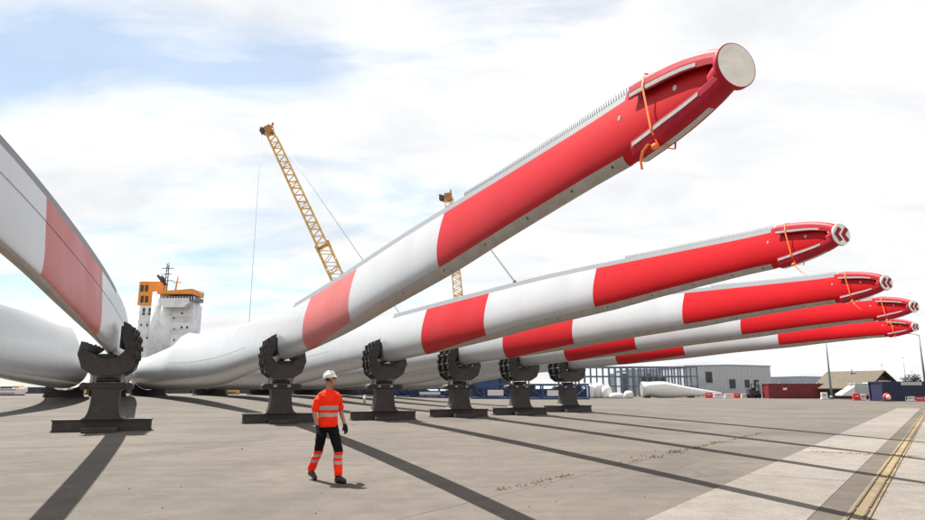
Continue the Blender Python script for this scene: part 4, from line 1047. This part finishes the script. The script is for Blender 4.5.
# blue transport frames below the blades
def blue_frame(px, Y, L, H, label):
    r = on_ground('transport_frame', px, Y, label, 'transport frame', 'blue transport frames'); D = 2.4
    for y in (0, D):
        for z in (.1, H): MB().bar((-L / 2, y, z), (L / 2, y, z), .3).build('chord', M_BLUE, r)
        n = max(3, int(L / 2.0))
        for i in range(n + 1):
            x = -L / 2 + L * i / n; MB().bar((x, y, .25), (x, y, H - .15), .22).build('post', M_BLUE, r)
            if i < n: MB().bar((x, y + .02, .25) if i % 2 else (x, y + .02, H - .15), (x + L / n, y + .02, H - .15) if i % 2 else (x + L / n, y + .02, .25), .16).build('diagonal', M_BLUE, r)
    for x in (-L / 2 + .2, 0, L / 2 - .2): MB().bar((x, .16, .12), (x, D - .16, .12), .25).build('cross_member', M_BLUE, r)
    MB().box(-L / 2 + .3, L / 2 - .3, .5, D - .5, .3, H * .72).build('load', M_NAVY, r)
    MB().box(-L * .18, L * .12, -.19, -.16, .5, H * .62).build('data_plate', M_BARW, r)
blue_frame(558, 96, 9.0, 2.1, 'blue lattice frame left of the white bulk bags')
blue_frame(497, 100, 8.0, 2.2, 'blue lattice frame behind the two middle stands')
blue_frame(432, 104, 11.0, 1.5, 'low blue lattice frame behind the stand right of the person')
# white marker post behind the walker
bo_ = ground(364.5, 404); r = empty('marker_post', (bo_.x, bo_.y, 0)); tag(r, 'short white marker post on the asphalt right of the person', 'post')
MB().tube([(0, 0, 0), (0, 0, .78)], .14, 12).build('post', M_BARW, r); MB().tube([(0, 0, .78), (0, 0, .86)], [.15, .09], 12).build('cap', M_BARW, r); MB().tube([(0, 0, 0), (0, 0, .1)], .25, 14).build('base', M_RUBBER, r)

# clutter on the quay below the blade roots
def pallet_stack(px, Y, m, label, w=1.6, h=1.2):
    r = on_ground('crate', px, Y, label, 'crate', 'crates on the quay')
    MB().box(-w / 2, w / 2, 0, w, .16, h).build('box', m, r, bevel=.03)
    for x in (-w / 2 + .1, 0, w / 2 - .1): MB().box(x - .08, x + .08, 0, w, 0, .155).build('runner', M_DWOOD, r)
    for z in (.3, h - .2): MB().box(-w / 2 - .02, w / 2 + .02, -.03, -.003, z, z + .1).build('strap', M_DARKM, r)
CL = [(8, 96, M_BARW, 'white crate partly under the left blade'), (59, 112, M_BARW, 'white crate below the right end of the left root'), (66, 112, M_CLAD, 'grey crate beside the white one under the left root'), (74, 110, M_YEL, 'yellow crate left of the leftmost stand'), (81, 112, M_DARKM, 'black crate left of the leftmost stand'),
      (139, 108, M_HULL, 'dark blue crate right of the leftmost stand'), (143, 112, M_BARW, 'white crate behind the dark blue crate'), (204, 118, M_DARKM, 'black crate under the nearest blade root'), (218, 118, M_NAVY, 'navy crate under the nearest blade'), (232, 120, M_YEL, 'yellow crate under the second blade root'), (312, 120, M_DARKM, 'black crate left of the person far behind'), (345, 122, M_DARKM, 'black crate far behind the person'), (372, 120, M_NAVY, 'navy crate behind the stand right of the person')]
for px, Y, m, lb in CL: pallet_stack(px, Y, m, lb, random.uniform(1.3, 2.6), random.uniform(.8, 1.5))
# a bent white and orange hose reel under the left root
r = on_ground('floodlight_trailer', 18, 104, 'small white unit with orange top under the left blade', 'trailer')
MB().box(-.9, .9, 0, 1.2, .4, 1.15).build('body', M_BARW, r, bevel=.1); MB().box(-.75, .1, .1, 1.1, 1.16, 1.45).build('hood', M_SHIPO, r, bevel=.08)
for x in (-.5, .5): MB().tube([(x, -.05, .3), (x, .15, .3)], .3, 14).build('wheel', M_RUBBER, r)

# dark fender wall along the quay edge
qf = empty('quay_fender_wall', (-60, 136, gz(-60, 136))); tag(qf, 'low black fender wall along the quay below the blade roots', 'wall')
for i in range(26):
    MB().box(-62 + 4.4 * i, -62 + 4.4 * i + 4.25, 0, .8, -.6 if i > 22 else 0, 1.25 + random.uniform(-.2, .2)).build('fender_panel', M_DARKM, qf)
